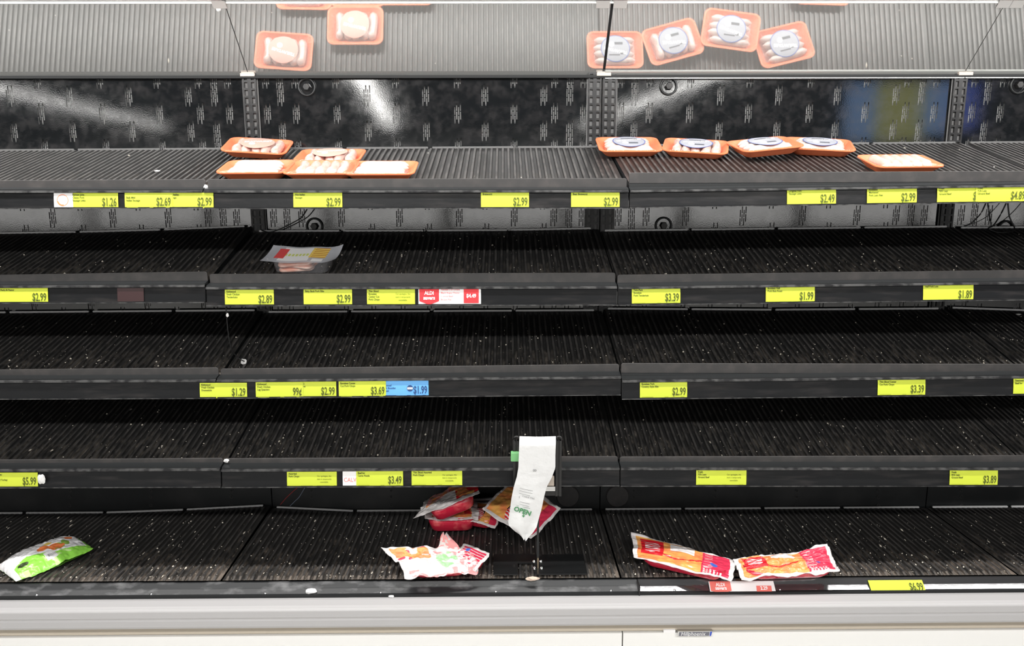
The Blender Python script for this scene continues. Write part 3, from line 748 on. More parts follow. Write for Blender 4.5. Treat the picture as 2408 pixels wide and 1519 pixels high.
price_tag(4,2,2233,2346,1106,1142, ['Fresh','85% Lean','Ground Beef'], '$3.89', 'yellow price tag for 85% lean ground beef at $3.89 ' + T4)
price_tag(5,0,2048,2176,1368,1405, [], '$6.99', 'yellow price tag at $6.99 lying on the shiny lower front rail')
# white end cards tucked behind yellow tags
M, w = tag_frame(1, 0, 127, 172, 491)
o = empty('end_card', M, 'white card with an orange ring logo at the left of the $1.26 tag', 'card'); h = .0485
card(w, h, M_PAPER_W, o)
ring = MB()
for k in range(28):
    a0, a1 = k*2*math.pi/28, (k+1)*2*math.pi/28; r0, r1 = (.0125, .0165) if 14 < k < 22 else (.0148, .0165)
    ring.add([(r0*math.cos(a0), r0*math.sin(a0), 0), (r1*math.cos(a0), r1*math.sin(a0), 0), (r1*math.cos(a1), r1*math.sin(a1), 0), (r0*math.cos(a1), r0*math.sin(a1), 0)], [(0, 1, 2, 3)])
q = ring.build('ring_logo', M_INK_ORANGE, o); q.location = (-.002, h*.5, .0013)
M, w = tag_frame(4, 1, 806, 843, 1143)
o = empty('end_card', M, 'white card reading CALV in red at the left of the $3.49 tag', 'card'); h = .046
card(w, h, M_PAPER_W, o)
text('CALV', .0185, M_INK_PINK, o, (-w/2 + .003, h*.28, .0013), .85, 'LEFT', 'hand_lettering')
# red and white offer tags
def offer(t, b_, x0, x1, y0, y1, lines, price, label, washed=False):
    M, w = tag_frame(t, b_, x0, x1, y1)
    h = .0385 if t == 5 else RAILS[(t, b_)][3]*.95
    o = empty('offer_tag', M, label, 'price tag')
    card(w, h, M_PAPER_W, o)
    red = M_INK_PINK if washed else M_INK_RED  # paler red ink stands in for glare on the tag
    a, b2 = -w*.49, -w*.165
    MB().poly([(a + .001, h*.24, .0013), ((a+b2)/2, h*.02, .0013), (b2 - .001, h*.24, .0013), (b2 - .001, h*.99, .0013), (a + .001, h*.99, .0013)], (0, 0, .0001)).build('arrow_emblem', red, o)
    text('ALDI', .0150, M_INK_W, o, ((a + b2)/2, h*.60, .0016), .85, 'CENTER', 'offer_lettering', bold=.0004)
    text('savers', .0150, M_INK_W, o, ((a + b2)/2, h*.33, .0016), .92, 'CENTER', 'offer_lettering', bold=.0005)
    MB().poly([(w*.225, h*.12, .0013), (w*.465, h*.12, .0013), (w*.465, h*.93, .0013), (w*.225, h*.93, .0013)] if not washed else [(w*.21, h*.10, .0013), (w*.44, h*.10, .0013), (w*.45, h*.62, .0013), (w*.22, h*.62, .0013)], (0, 0, .0001)).build('price_field', red, o)
    text(price, .0150, M_INK_W, o, (w*.345 if not washed else w*.33, h*.44 if not washed else h*.30, .0016), .85, 'CENTER', 'price_lettering', bold=.0005)
    for k, s in enumerate(lines):
        text(s, .0072, red, o, (-w*.14, h*.84 - k*.0098, .0015), .95, 'LEFT', 'product_lettering')
    return o
offer(2,1,984,1131,679,718, ["Member's of Omaha",'Black Angus Choice','Corned Beef','Brisket Flat'], '$4.49', 'red and white offer tag for corned beef brisket flat at $4.49')
offer(5,0,1670,1824,1367,1404, [], '2.29', 'red and white offer tag, painted pale as if in glare, on the shiny lower front rail', True)
# old sticker patch on the second rail
M, w = tag_frame(2, 0, 276, 338, 711)
o = card(w, .042, M_STICKER, None, 'sticker', bow=.0001); o.matrix_world = M; tag(o, 'faded dark red sticker on the second shelf rail at the left', 'sticker')

# ------------------------------------------------------------------ placing things on shelves
def surf(t, b_, px, py, lift=.0060):
    zf, zr_, yf, X0, X1 = SURF[(t, b_)]
    yb = YD1 if t == 5 else YB
    d = ray(px, py)
    def g(s):
        p = CAM + d*s; k = (p.y - yf)/(yb - yf); return p.z - (zf(p.x)*(1-k) + zr_(p.x)*k + lift)
    lo, hi = 1.9, 3.4
    for _ in range(50):
        m = (lo + hi)/2
        if (g(m) > 0) == (g(lo) > 0): lo = m
        else: hi = m
    p = CAM + d*lo
    sl = (zr_(p.x) - zf(p.x))/(yb - yf)
    ey = Vector((0, 1, sl)).normalized(); ex = Vector((1, 0, 0)); ez = ex.cross(ey)
    return p, Matrix((ex, ey, ez)).transposed().to_4x4()
# ------------------------------------------------------------------ foam trays of sausages
def rrect(a, b_, r, z, n=5):
    out = []
    for cx, cy, s in ((a - r, b_ - r, 0), (-a + r, b_ - r, 1), (-a + r, -b_ + r, 2), (a - r, -b_ + r, 3)):
        for k in range(n + 1):
            q = (s + k/n)*math.pi/2; out.append((cx + r*math.cos(q), cy + r*math.sin(q), z))
    return out
def rings(rs, cap0=True, cap1=True, m=0, mb=None):
    mb = mb or MB(); n = len(rs[0]); vs = [v for r_ in rs for v in r_]
    fs = [(j*n+i, j*n+(i+1)%n, (j+1)*n+(i+1)%n, (j+1)*n+i) for j in range(len(rs)-1) for i in range(n)]
    if cap0: fs.append(tuple(range(n))[::-1])
    if cap1: fs.append(tuple((len(rs)-1)*n+i for i in range(n)))
    return mb.add(vs, fs, m)
M_FOAM = mat('orange_foam_tray', srgb(240, 128, 84), .55, bump=(900, .15, .0004))
M_SAUS = mat('pale_pink_sausage', (0.66, 0.47, 0.42), .3, 0, .5, vary=((0.58, 0.30, 0.25), 60, .5, .75), coat=.5)
M_SAUS2 = mat('pale_sausage', (0.68, 0.55, 0.51), .3, 0, .5, vary=((0.52, 0.32, 0.29), 60, .52, .75), coat=.5)
M_PAD = mat('meat_juice_pad', (0.62, 0.28, 0.22), .4)
def film_mat():
    m = bpy.data.materials.new('clear_cling_film'); m.use_nodes = True; nt = m.node_tree
    for n in list(nt.nodes): nt.nodes.remove(n)
    out = nt.nodes.new('ShaderNodeOutputMaterial'); t = nt.nodes.new('ShaderNodeBsdfTransparent'); g = nt.nodes.new('ShaderNodeBsdfGlossy')
    g.inputs['Roughness'].default_value = .12; t.inputs[0].default_value = (.97, .97, .97, 1)
    nz = nt.nodes.new('ShaderNodeTexNoise'); nz.inputs['Scale'].default_value = 45; bp = nt.nodes.new('ShaderNodeBump'); bp.inputs['Strength'].default_value = .5; bp.inputs['Distance'].default_value = .004
    nt.links.new(nz.outputs['Fac'], bp.inputs['Height']); nt.links.new(bp.outputs[0], g.inputs['Normal'])
    mx = nt.nodes.new('ShaderNodeMixShader'); mx.inputs[0].default_value = .15
    nt.links.new(t.outputs[0], mx.inputs[1]); nt.links.new(g.outputs[0], mx.inputs[2]); nt.links.new(mx.outputs[0], out.inputs[0])
    return m
M_FILM = film_mat()
M_LAB_D = mat('slate_round_label', srgb(148, 150, 158), .45)
M_LAB_P = mat('blush_round_label', srgb(206, 150, 138), .45)
M_LAB_N = mat('navy_label_edge', srgb(74, 92, 150), .45)
M_LAB_S = mat('charcoal_label_art', srgb(64, 68, 76), .45)
TA, TB = .104, .075
tray_me = rings([rrect(.076, .046, .018, 0), rrect(.080, .050, .02, .002), rrect(TA - .004, TB - .004, .024, .024), rrect(TA, TB, .026, .0255), rrect(TA, TB, .026, .029), rrect(TA - .006, TB - .006, .022, .029), rrect(.077, .047, .018, .007)]).me('foam_tray'); tray_me.materials.append(M_FOAM)
def fz(x, y): return .0292 + .0085*max(0, 1 - (x/TA)**4)*max(0, 1 - (y/TB)**4)
film_me = rings([rrect(TA*s, TB*s, .026*s, 0) for s in (1.0, .93, .8, .6, .35, .1)], False, True)
film_me.v = [Vector((v.x, v.y, fz(v.x, v.y))) for v in film_me.v]; film_me = film_me.me('cling_film', True); film_me.materials.append(M_FILM)
def sausage_me(L, r_, bend, seed):
    pts = []; rr = []
    for k in range(13):
        u = k/12; s = min(u, 1 - u)*12
        pts.append((bend*math.sin(math.pi*u), (u - .5)*L, 0)); rr.append(r_*(math.sqrt(max(.02, 1 - (1 - min(s/2.2, 1))**2))) * (1 + .05*math.sin(u*9 + seed)))
    return MB().tube(pts, rr, 12).me('sausage', True)
SA = [sausage_me(.108, .0150, .006, k) for k in range(2)]
SB = [sausage_me(.150, .0135, .004, k) for k in range(2)]
for k in SA: k.materials.append(M_SAUS)
for k in SB: k.materials.append(M_SAUS2)
disc_me = rings([[(r_*math.cos(a*math.pi/16), r_*math.sin(a*math.pi/16), 0) for a in range(32)] for r_ in (.054, .051, .034, .015, .002)], False, True)
disc_me.v = [Vector((v.x, v.y, fz(v.x, v.y) + .0007)) for v in disc_me.v]; disc_me.m = [1 if i < 32 else 0 for i in range(len(disc_me.m))]
def tray(t, b_, px, py, yaw, label, kind='A', lab='D', dz=0., pitch=0., roll=0.):
    p, F = surf(t, b_, px, py)
    M = Matrix.Translation(p) @ F @ Matrix.Rotation(R(yaw), 4, 'Z') @ Matrix.Translation((0, .048, dz)) @ Matrix.Rotation(R(pitch), 4, 'X') @ Matrix.Rotation(R(roll), 4, 'Y')
    o = empty('sausage_tray', M, label, 'meat tray', 'orange trays of sausages')
    link('foam_tray', tray_me, o)
    MB().box((-.074, -.044, .0072), (.074, .044, .0085)).build('absorbent_pad', M_PAD, o)
    if kind == 'A':
        for k in range(5):
            s = link('sausage', SA[k % 2], o); s.location = ((k - 2)*.0305, 0, .0225); s.rotation_euler = (0, 0, R(random.uniform(-5, 5)))
    else:
        for k in range(4):
            s = link('sausage', SB[k % 2], o); s.location = (random.uniform(-.006, .006), (k - 1.5)*.0275, .0225); s.rotation_euler = (0, 0, R(90 + random.uniform(-3, 3)))
    link('cling_film', film_me, o)
    if lab:
        me = disc_me.me('d', True); me.materials.append(M_LAB_D if lab == 'D' else M_LAB_P); me.materials.append(M_LAB_N if lab == 'D' else M_LAB_P)
        d = link('round_label', me, o)
        zt = fz(0, 0) + .0010
        text('BRATWURST', .0155, M_INK_W, d, (.002, .004, zt), .95, 'CENTER', 'label_lettering', (0, 0, R(14)), bold=.0006)
        q = MB().lathe([(.0001, 0), (.010, 0), (.010, -.0003)], 16).build('label_emblem', M_INK_W, d); q.location = (-.014, -.016, zt)
        if lab == 'D':
            for (x, y, w_, h_) in ((.012, -.020, .030, .010), (-.004, .026, .040, .005), (.024, .020, .012, .008)):
                MB().box((x - w_/2, y - h_/2, zt - .0003), (x + w_/2, y + h_/2, zt)).build('label_art', M_LAB_S, d)
    return o
tray(1,1,600,375,2,'orange sausage tray at the back left beside the slotted upright','A','P', dz=.007, roll=4, pitch=4)
tray(1,1,597,423,1,'orange sausage tray at the front lip, leftmost of the front three','B',None)
tray(1,1,752,425,0,'orange sausage tray at the front lip, between two others','A',None)
tray(1,1,772,394,0,'orange sausage tray behind the front row in the middle bay','A','P')
tray(1,1,894,426,0,'orange sausage tray at the front lip, rightmost of the front three','B',None)
tray(1,2,1482,366,0,'orange sausage tray at the far left of the row of four in the right bay','B','D', pitch=5)
tray(1,2,1632,370,-16,'orange sausage tray twisted clockwise, second of the row of four','A','D', pitch=4)
tray(1,2,1928,366,-14,'orange sausage tray with its left end under its neighbour, last of the row of four','B','D', pitch=2)
tray(1,2,1812,376,10,'orange sausage tray overlapping its right-hand neighbour, third of the row of four','B','D', dz=.013, roll=-3)
tray(1,2,2130,409,2,'orange sausage tray alone at the right-hand front lip','A',None)

# ------------------------------------------------------------------ clear tub of sliced meat on the second shelf
p, F = surf(2, 1, 705, 647)
o = empty('sliced_meat_tub', Matrix.Translation(p) @ F @ Matrix.Rotation(R(-2), 4, 'Z') @ Matrix.Translation((0, .055, 0)), 'clear plastic tub of pink sliced meat alone on the second shelf', 'meat pack')
def clear_mat(name, c, fac, rough=.2):
    m = bpy.data.materials.new(name); m.use_nodes = True; nt = m.node_tree
    for n in list(nt.nodes): nt.nodes.remove(n)
    out = nt.nodes.new('ShaderNodeOutputMaterial'); t = nt.nodes.new('ShaderNodeBsdfTransparent'); g = nt.nodes.new('ShaderNodeBsdfPrincipled')
    g.inputs['Base Color'].default_value = c; g.inputs['Roughness'].default_value = rough
    mx = nt.nodes.new('ShaderNodeMixShader'); mx.inputs[0].default_value = fac
    nt.links.new(t.outputs[0], mx.inputs[1]); nt.links.new(g.outputs[0], mx.inputs[2]); nt.links.new(mx.outputs[0], out.inputs[0])
    return m
M_TUB = clear_mat('clear_frosted_plastic', (.82, .83, .88, 1), .16)
M_FLANGE = clear_mat('clear_film_flange', (.80, .81, .88, 1), .6)
M_MEAT = mat('pink_sliced_meat', srgb(240, 168, 145), .35, vary=(srgb(248, 214, 200), (20, 20, 120), .42, .6), coat=.4)
rings([rrect(.074, .040, .02, 0), rrect(.080, .045, .02, .004), rrect(.086, .050, .022, .044)], True, False).build('tub', M_TUB, o, True)
for k, (x, z, r_) in enumerate(((-.02, .012, 2), (-.016, .021, -3), (-.022, .030, 3))):
    q = rings([rrect(.052, .036, .016, 0), rrect(.054, .038, .018, .005), rrect(.050, .034, .016, .0095)]).build('meat_slice', M_MEAT, o, True); q.location = (x, 0, z - .008); q.rotation_euler = (R(r_), R(-r_), R(r_*3))
mb = MB()
def tubflange(u, v):
    x, y = (u - .5)*.222, (v - .5)*.132
    return (x, y, .045 + .010*(abs(u - .5)*2)**4*(abs(v - .5)*2)**2*(1 if u > .5 else .6) + .0012*math.sin(x*60))
def tubprint(u, v):
    if .13 < u < .26 and .25 < v < .82: return 2
    if .60 < u < .84 and .30 < v < .92: return 4 if (v*9) % 1 < .35 and u > .63 else 3
    if .24 < u < .62 and .42 < v < .56 and ((u*40) % 1 < .62): return 5
    if .20 < u < .62 and .12 < v < .92: return 1
    if .66 < u < .82 and .08 < v < .25: return 6 if (u*60) % 1 < .4 else 1
    return 0
mb.grid(tubflange, 60, 36, tubprint)
mb.build('printed_film', [M_FLANGE, M_PAPER_W, mat('print_red', srgb(226, 84, 84), .4), mat('print_yellow', srgb(250, 214, 110), .4), mat('print_brown', srgb(176, 90, 44), .4), mat('print_lime', srgb(214, 222, 120), .4), mat('print_grey', srgb(150, 146, 150), .4)], o, True)

# ------------------------------------------------------------------ chilled chicken packs on the deck
M_TUBR = mat('red_glossy_tub', srgb(206, 38, 66), .18, 0, .6, vary=(srgb(236, 110, 110), 26, .55, .75), coat=.6, bump=(30, .35, .004))
PR = [mat('pack_white', srgb(226, 220, 219), .3, coat=.4), mat('pack_crimson', srgb(214, 54, 84), .3, coat=.4), mat('pack_orange', srgb(238, 138, 84), .3, vary=(srgb(232, 172, 92), 24, .4, .6), coat=.4),
      mat('pack_red', srgb(206, 34, 44), .3, coat=.4), mat('pack_pink', srgb(240, 160, 160), .3, coat=.4), mat('pack_green', srgb(166, 226, 160), .35, coat=.3), mat('pack_dark', srgb(40, 26, 26), .3), mat('pack_blue', srgb(70, 104, 190), .3)]
def print_std(u, v):
    if u < .05 or u > .95 or v < .07 or v > .93: return 0
    if .08 < u < .30 and .30 < v < .88:
        if (u - .19)**2/.0085 + (v - .6)**2/.045 < 1: return 0 if (abs((v*14) % 1 - .5) < .2 and abs(u - .19) < .07) else 3
        return 3
    if .36 < u < .60 and .62 < v < .90: return 0
    if u > .68:
        if (u - .80)**2 + ((v - .42)*.7)**2 < .0016: return 7
        if .70 < u < .78 and (v*11) % 1 < .35: return 4
        if v < .25 and .70 < u < .9 and (u*30) % 1 < .5: return 0
        return 1
    if abs(v - .38 - .08*math.sin(u*11)) < .02: return 3
    return 2
def print_crumple(u, v):
    if u < .05 or v > .96: return 0
    if (u - .60)**2/.020 + (v - .52)**2/.075 < 1:
        return 5 if vnoise(u*14, v*12, 3) > .46 else 0
    if v > .55 and u < .4: return 2 if vnoise(u*9, v*9, 1) > .5 else 1 if vnoise(u*12, v*12, 8) > .6 else 0
    if u > .86 or v < .06: return 4 if vnoise(u*20, v*20, 5) > .45 else 0
    if vnoise(u*10, v*10, 2) > .82: return 4
    return 0
def print_back(u, v):
    if u < .05 or u > .95 or v < .08 or v > .92: return 0
    if .34 < u < .62 and v < .62:
        if ((u - .48)/.13)**2 + ((v - .34)/.26)**2 < 1: return 0 if abs((v*16 + u*4) % 1 - .5) < .2 else 3
        return 6 if v > .30 else 2
    return 1 if u > .8 else 2
def pack(name_label, M, a, b_, hgt, fa, fb, corners, pr, wr=.004, dome=.010, seed=0, tubm=None, res=(110, 72), cat='meat pack'):
    """tub (half sizes a,b_) with a printed film flange (half sizes fa,fb); corner pulls (dx,dy,dz) = front-left, front-right, back-left, back-right"""
    o = empty('chicken_pack', M, name_label, cat, 'chicken packs on the case floor')
    rings([rrect(a*.80, b_*.74, .022, 0), rrect(a*.88, b_*.84, .028, .004), rrect(a*.97, b_*.95, .03, hgt*.55), rrect(a, b_, .03, hgt)], True, True).build('tub', tubm or M_TUBR, o, True)
    cs = [c if isinstance(c, tuple) else (0, 0, c) for c in corners]
    def f(u, v):
        s, t = u*2 - 1, v*2 - 1
        c = [max(0, (1 - s)/2)*max(0, (1 - t)/2), max(0, (1 + s)/2)*max(0, (1 - t)/2), max(0, (1 - s)/2)*max(0, (1 + t)/2), max(0, (1 + s)/2)*max(0, (1 + t)/2)]
        x, y, z = s*fa, t*fb, hgt + .001 + dome*max(0, 1 - s*s)*max(0, 1 - t*t)
        for k in range(4):
            q = c[k]**2.6; x += cs[k][0]*q; y += cs[k][1]*q; z += cs[k][2]*q
        e = max(abs(s), abs(t))
        z += wr*(vnoise(s*4 + 9, t*4 + 3, seed) - .5)*(1.2 if e > .8 else .8) + wr*.5*(vnoise(s*11, t*11, seed + 4) - .5)
        r_ = 1 - .05*(abs(s)*abs(t))**3
        return (x*r_ + .006*(vnoise(t*3, 1, seed) - .5)*abs(s), y*r_ + .006*(vnoise(s*3, 5, seed) - .5)*abs(t), z)
    mb = MB().grid(f, res[0], res[1], pr)
    fo = mb.build('printed_film', PR, o, True, False)
    sm = fo.modifiers.new('thick', 'SOLIDIFY'); sm.thickness = .0012; sm.offset = -1
    return o
def film_at(px, py, zfilm, hgt, yaw, pitch=0., roll=0., first=False):
    """put the middle of the film at the pixel, at height zfilm above the deck"""
    c = atZ(px, py, DZ + .004 + zfilm)
    Rm = Matrix.Rotation(R(pitch), 4, 'X') @ Matrix.Rotation(R(roll), 4, 'Y') @ Matrix.Rotation(R(yaw), 4, 'Z')
    return Matrix.Translation(c) @ Rm @ Matrix.Translation((0, 0, -hgt))
pack('red chicken pack with orange printed film, left one of the right pair', film_at(1608, 1313, .034, .030, -20, 3, 3), .128, .050, .030, .152, .066, ((0,0,0), (0,0,-.006), (-.034,.006,.012), (0,0,-.004)), print_std, .006, .008, 1)
pack('red chicken pack with crumpled film and raised white corner, right one of the right pair', film_at(1848, 1328, .030, .026, 2, 3, 0), .132, .044, .026, .150, .054, ((-.012,0,-.016), (0,0,.004), (-.006,-.01,-.010), (.008,0,.036)), print_std, .012, .014, 2)
pack('crumpled white and red chicken pack with green label behind the front rim', film_at(1036, 1322, .036, .024, 4, 14, 0), .088, .048, .024, .112, .062, ((.0,0,0), (.004,0,0), (-.082,-.012,.026), (-.02,0,-.01)), print_crumple, .016, .012, 3)
q = MB().grid(lambda u, v: ((u - .5)*.085*(1 - .85*v) + .006*math.sin(v*5), .01*math.sin(u*7)*v, v*.062 + .004*vnoise(u*6, v*6, 2)), 14, 12, lambda u, v: 4 if vnoise(u*7, v*7, 9) > .35 else 0)
pr_ = atZ(1050, 1299, DZ + .044)
fl = q.build('torn_film', PR, None, True, False); fl.matrix_world = Matrix.Translation(pr_)
bpy.context.view_layer.update()
world_child(fl, [c for c in bpy.data.objects if c.get('label', '').startswith('crumpled white and red')][0])
pack('small red pack with white rounded rim tucked behind the crumpled pack', film_at(1102, 1312, .040, .030, -32, 14, 0), .044, .044, .030, .050, .050, (0, 0, 0, 0), lambda u, v: 0 if max(abs(u - .5), abs(v - .5)) > .40 else 7 if (u - .3)**2 + (v - .75)**2 < .006 else (0 if (v*9) % 1 < .2 else 1), .002, .006, 4)
pack('red chicken pack with white rim at the bottom of the pile', film_at(1063, 1202, .052, .052, 2, 3, 0), .082, .058, .052, .092, .066, ((-.006,0,.006), 0, 0, 0), lambda u, v: 0 if max(abs(u - .5)*1.0, abs(v - .5)) > .36 else (2 if vnoise(u*9, v*9) > .45 else 3), .006, .004, 5)
pack('red chicken pack tilted on top of the pile with a pointed white corner', film_at(1058, 1168, .128, .050, 8, 4, -19), .078, .052, .050, .096, .064, ((-.045,.0,.004), (.010,0,.004), (0,0,-.01), (.01,0,.02)), lambda u, v: 0 if (v < .14 or u < .10 or (v < .62 and u < .62 and v < .2 + u)) else (4 if u < .5 and vnoise(u*14, v*14, 2) > .4 else 2 if vnoise(u*8, v*8, 6) > .35 else 3), .006, .006, 6)
pack('chicken pack leaning right behind the hanging white bag', film_at(1226, 1196, .085, .044, -38, 24, 0), .086, .070, .044, .108, .088, (0, 0, 0, 0), print_back, .006, .008, 7)
pack('chicken pack lying flat between the leaning and the stacked packs', film_at(1130, 1204, .044, .036, -18, 6, 0), .060, .052, .036, .074, .064, ((0,0,0), (.012,-.012,-.008), 0, 0), print_back, .005, .006, 8)
pk, _ = surf(5, 1, 1140, 1212)
g = rings([rrect(.07, .045, .02, 0), rrect(.085, .058, .025, .040), rrect(.094, .066, .028, .042), rrect(.094, .066, .028, .046), rrect(.083, .056, .022, .044), rrect(.066, .042, .018, .006)]).build('empty_tray', mat('pale_grey_plastic', (.55, .55, .57), .3))
g.matrix_world = Matrix.Translation(pk + Vector((.0, .075, .034))) @ Matrix.Rotation(R(14), 4, 'X') @ Matrix.Rotation(R(6), 4, 'Z')
tag(g, 'pale grey plastic tray rim at the back of the pile of packs', 'tray')

# ------------------------------------------------------------------ bag of vegetables at the left
A, _ = surf(5, 0, 14, 1352, .006); B, _ = surf(5, 0, 196, 1278, .02)
ax = (B - A); Lb = ax.length; ex = ax.normalized(); ez = Vector((0, 0, 1)); ey = ez.cross(ex).normalized(); ez = ex.cross(ey)
Mb = Matrix.Translation((A + B)/2) @ Matrix((ex, ey, ez)).transposed().to_4x4()
vb = empty('vegetable_bag', Mb, 'white and green plastic bag of vegetables at the left on the case floor', 'bag')
Wb = .088
def bag(top):
    def f(u, v):
        s, t = u*2 - 1, v*2 - 1
        w_ = Wb*(1 - .18*abs(s)**3) + .010*(vnoise(s*4, t, 3) - .5)
        d = (max(0, 1 - abs(s)**2.6)**.6)*(max(0, 1 - abs(t)**2.2)**.7)
        z = (.038 if top else -.010)*d + (.004*(vnoise(s*6, t*5, 7) - .5) + .003*(vnoise(s*14, t*11, 9) - .5))*(1 if top else .3)
        if top and s > -.2 and t < -.3: z += .012*max(0, -t - .3)*max(0, .5 - abs(s - .2))*2
        return (s*Lb/2, t*w_, z + .004)
    return f
def bagprint(u, v):
    if u < .035: return 0
    if u > .95: return 1 if v < .75 else 0
    if v < .10 and u > .1: return 1 if vnoise(u*8, 1, 3) > .25 else 2
    if (u - .62)**2/.010 + (v - .36)**2/.014 < 1: return 4 if vnoise(u*22, v*14, 4) > .40 else 5
    if (u - .47)**2/.006 + (v - .44)**2/.006 < 1: return 4
    if (u - .84)**2/.003 + (v - .62)**2/.01 < 1: return 4
    if (u - .56)**2/.003 + (v - .56)**2/.005 < 1: return 6
    if (u - .75)**2/.002 + (v - .42)**2/.012 < 1: return 5
    if .42 < u < .55 and v < .28: return 7 if .16 < v < .22 and (u*70) % 1 < .4 else 0
    if (u - .16)**2/.004 + (v - .26)**2/.003 < 1: return 3
    if v < .44 - .75*abs(u - .26) and u > .06: return 1 if vnoise(u*6, v*5, 2) > .3 else 2
    if u > .56 and v < .20 - .1*(u - .56): return 2 if vnoise(u*9, v*9, 5) > .5 else 1
    return 0
BAGM = [mat('bag_white', srgb(246, 244, 246), .3, coat=.4), mat('bag_green', srgb(150, 222, 84), .3, coat=.4), mat('bag_lime', srgb(206, 240, 160), .3, coat=.4), mat('bag_dark_green', srgb(44, 62, 22), .4), mat('bag_carrot', srgb(238, 132, 78), .35), mat('bag_leaf', srgb(140, 176, 78), .35), mat('bag_corn', srgb(246, 214, 110), .35), mat('bag_print', srgb(90, 90, 90), .4)]
mbg = MB().grid(bag(True), 200, 120, bagprint); mbg.build('bag_face', BAGM, vb, True, False)
MB().grid(bag(False), 30, 20).build('bag_underside', BAGM[1], vb, True, False)

# ------------------------------------------------------------------ bag-roll stand in front of the pile
YS = 2.112
pz = DZ + .004
b0, b1 = atZ(1156, 1361, pz), atZ(1376, 1304, pz)
st = empty('bag_roll_stand', (atY(1266, 1340, YS).x, YS + .03, pz), 'black metal stand for a bag roll with flat base plate on the case floor', 'stand')
bpy.context.view_layer.update()
def spart(mb, name, m, smooth=False): return world_child(mb.build(name, m, None, smooth), st)
xs = atY(1266, 1250, YS).x; y0, y1 = max(b0.y, YD0 + .004), b1.y
xa, xb_ = atZ(1160, 1340, pz).x, atZ(1378, 1340, pz).x
sa, sb = atZ(1218, 1340, pz).x, atZ(1256, 1340, pz).x
M_PLATE = mat('worn_black_plate', (.012, .0125, .013), .3, 0, .5, vary=((.05, .048, .045), 30, .62, .8))
ym = y0 + (y1 - y0)*.55
spart(MB().box((xa, y0, pz), (sa, y1, pz + .004)), 'base_plate', M_PLATE)
spart(MB().box((sa, ym, pz), (sb, y1, pz + .004)), 'base_plate', M_PLATE)
spart(MB().box((sb, y0, pz), (xb_, y1 - .004, pz + .004)), 'base_plate', M_PLATE)
ztop = atY(1266, 1160, YS).z
spart(MB().box((xs - .0035, YS + .022, pz + .002), (xs + .0035, YS + .030, ztop)), 'pole', M_BLACK)
for dy in (.0, .042):
    for dx in (-.011, .011):
        q = spart(MB().lathe([(.0001, .006), (.004, .005), (.006, 0)], 10), 'bolt', M_CHROME, True); q.matrix_parent_inverse = Matrix(); q.location = Vector((xs + dx, YS + .018 + dy, pz + .004)) - st.location
spart(MB().box((xs - .0015, YS + .018, pz + .004), (xs + .0015, YS + .021, atY(1266, 1312, YS + .02).z)), 'brass_rod', mat('brass_rod', (.55, .42, .28), .35, .8))
M_FRAME = mat('black_wire_frame', (.016, .0155, .0155), .35)
for x0, x1 in ((1207, 1222), (1306, 1321)):
    p0, p1 = atY(x0, 1166, YS), atY(x1, 1036, YS)
    spart(MB().box((p0.x, YS - .004, p0.z), (p0.x + (p1.x - p0.x)*.36, YS + .012, p1.z)).box((p0.x + (p1.x - p0.x)*.62, YS - .004, p0.z), (p1.x, YS + .012, p1.z)).box((p0.x, YS + .002, p0.z), (p1.x, YS + .010, p1.z)), 'side_rail', M_FRAME)
    c = Vector(((p0.x + p1.x)/2, YS, p1.z + .004))
    pts = [c + Vector((.009*math.cos(a), 0, .009*math.sin(a))) for a in [k*math.pi/5 - .6 for k in range(9)]]
    spart(MB().tube(pts, .003, 6), 'hook', M_FRAME, True)
p0, p1 = atY(1222, 1166, YS), atY(1308, 1150, YS)
spart(MB().box((p0.x, YS, p0.z), (p1.x, YS + .01, p1.z)), 'cross_bar', M_FRAME)
p0, p1 = atY(1284, 1150, YS - .006), atY(1303, 1120, YS - .006)
spart(MB().box((p0.x, YS - .010, p0.z + .012), (p1.x, YS, p1.z)), 'guide', mat('beige_guide', (.48, .41, .35), .4))
spart(MB().box((p0.x - .003, YS - .012, p0.z - .004), (p1.x + .003, YS, p0.z + .010)), 'guide_bracket', M_CHROME)
p0, p1 = atY(1201, 1084, YS - .006), atY(1222, 1062, YS - .006)
q = spart(MB().box((p0.x, YS - .014, p0.z), (p1.x, YS + .004, p1.z)), 'clip', mat('green_plastic_clip', srgb(122, 190, 126), .4)); q['label'] = 'pale green clip'; bevel(q, .003, 2)
# the roll and its hanging bag
zc_ = atY(1264, 1062, YS).z; xr0, xr1 = atY(1223, 1050, YS - .03).x, atY(1307, 1050, YS - .03).x
ro = empty('plastic_bag_roll', (0, YS, zc_), 'white plastic bag hanging from a roll on the black stand', 'bag roll')
bpy.context.view_layer.update()
M_BAG = mat('white_bag_plastic', (.76, .76, .76), .35, bump=(40, .6, .004))
rr_ = .031
q = MB().lathe([(.0001, 0), (rr_, 0), (rr_, 1), (.0001, 1)], 28).build('roll', M_BAG, None, False)
q.matrix_world = Matrix.Translation((xr0 + .002, YS + .002, zc_)) @ Matrix.Rotation(R(90), 4, 'Y') @ Matrix.Diagonal((1, 1, (xr1 - xr0) - .004, 1)); world_child(q, ro)
EDGE = [(1222,1307,1024),(1221,1307,1044),(1220,1306,1070),(1219,1306,1100),(1215,1298,1122),(1208,1286,1145),(1203,1279,1170),(1199,1273,1200),(1195,1265,1228),(1197,1262,1238),(1212,1252,1253),(1224,1242,1262),(1231,1236,1268)]
rows = []
for k, (a, b_, y) in enumerate(EDGE):
    Y = YS - .034 if k else YS - .018
    rows.append((atY(a, y, Y), atY(b_, y, Y)))
rows.insert(0, (Vector((rows[0][0].x, YS + .002, zc_ + rr_ + .001)), Vector((rows[0][1].x, YS + .002, zc_ + rr_ + .001))))
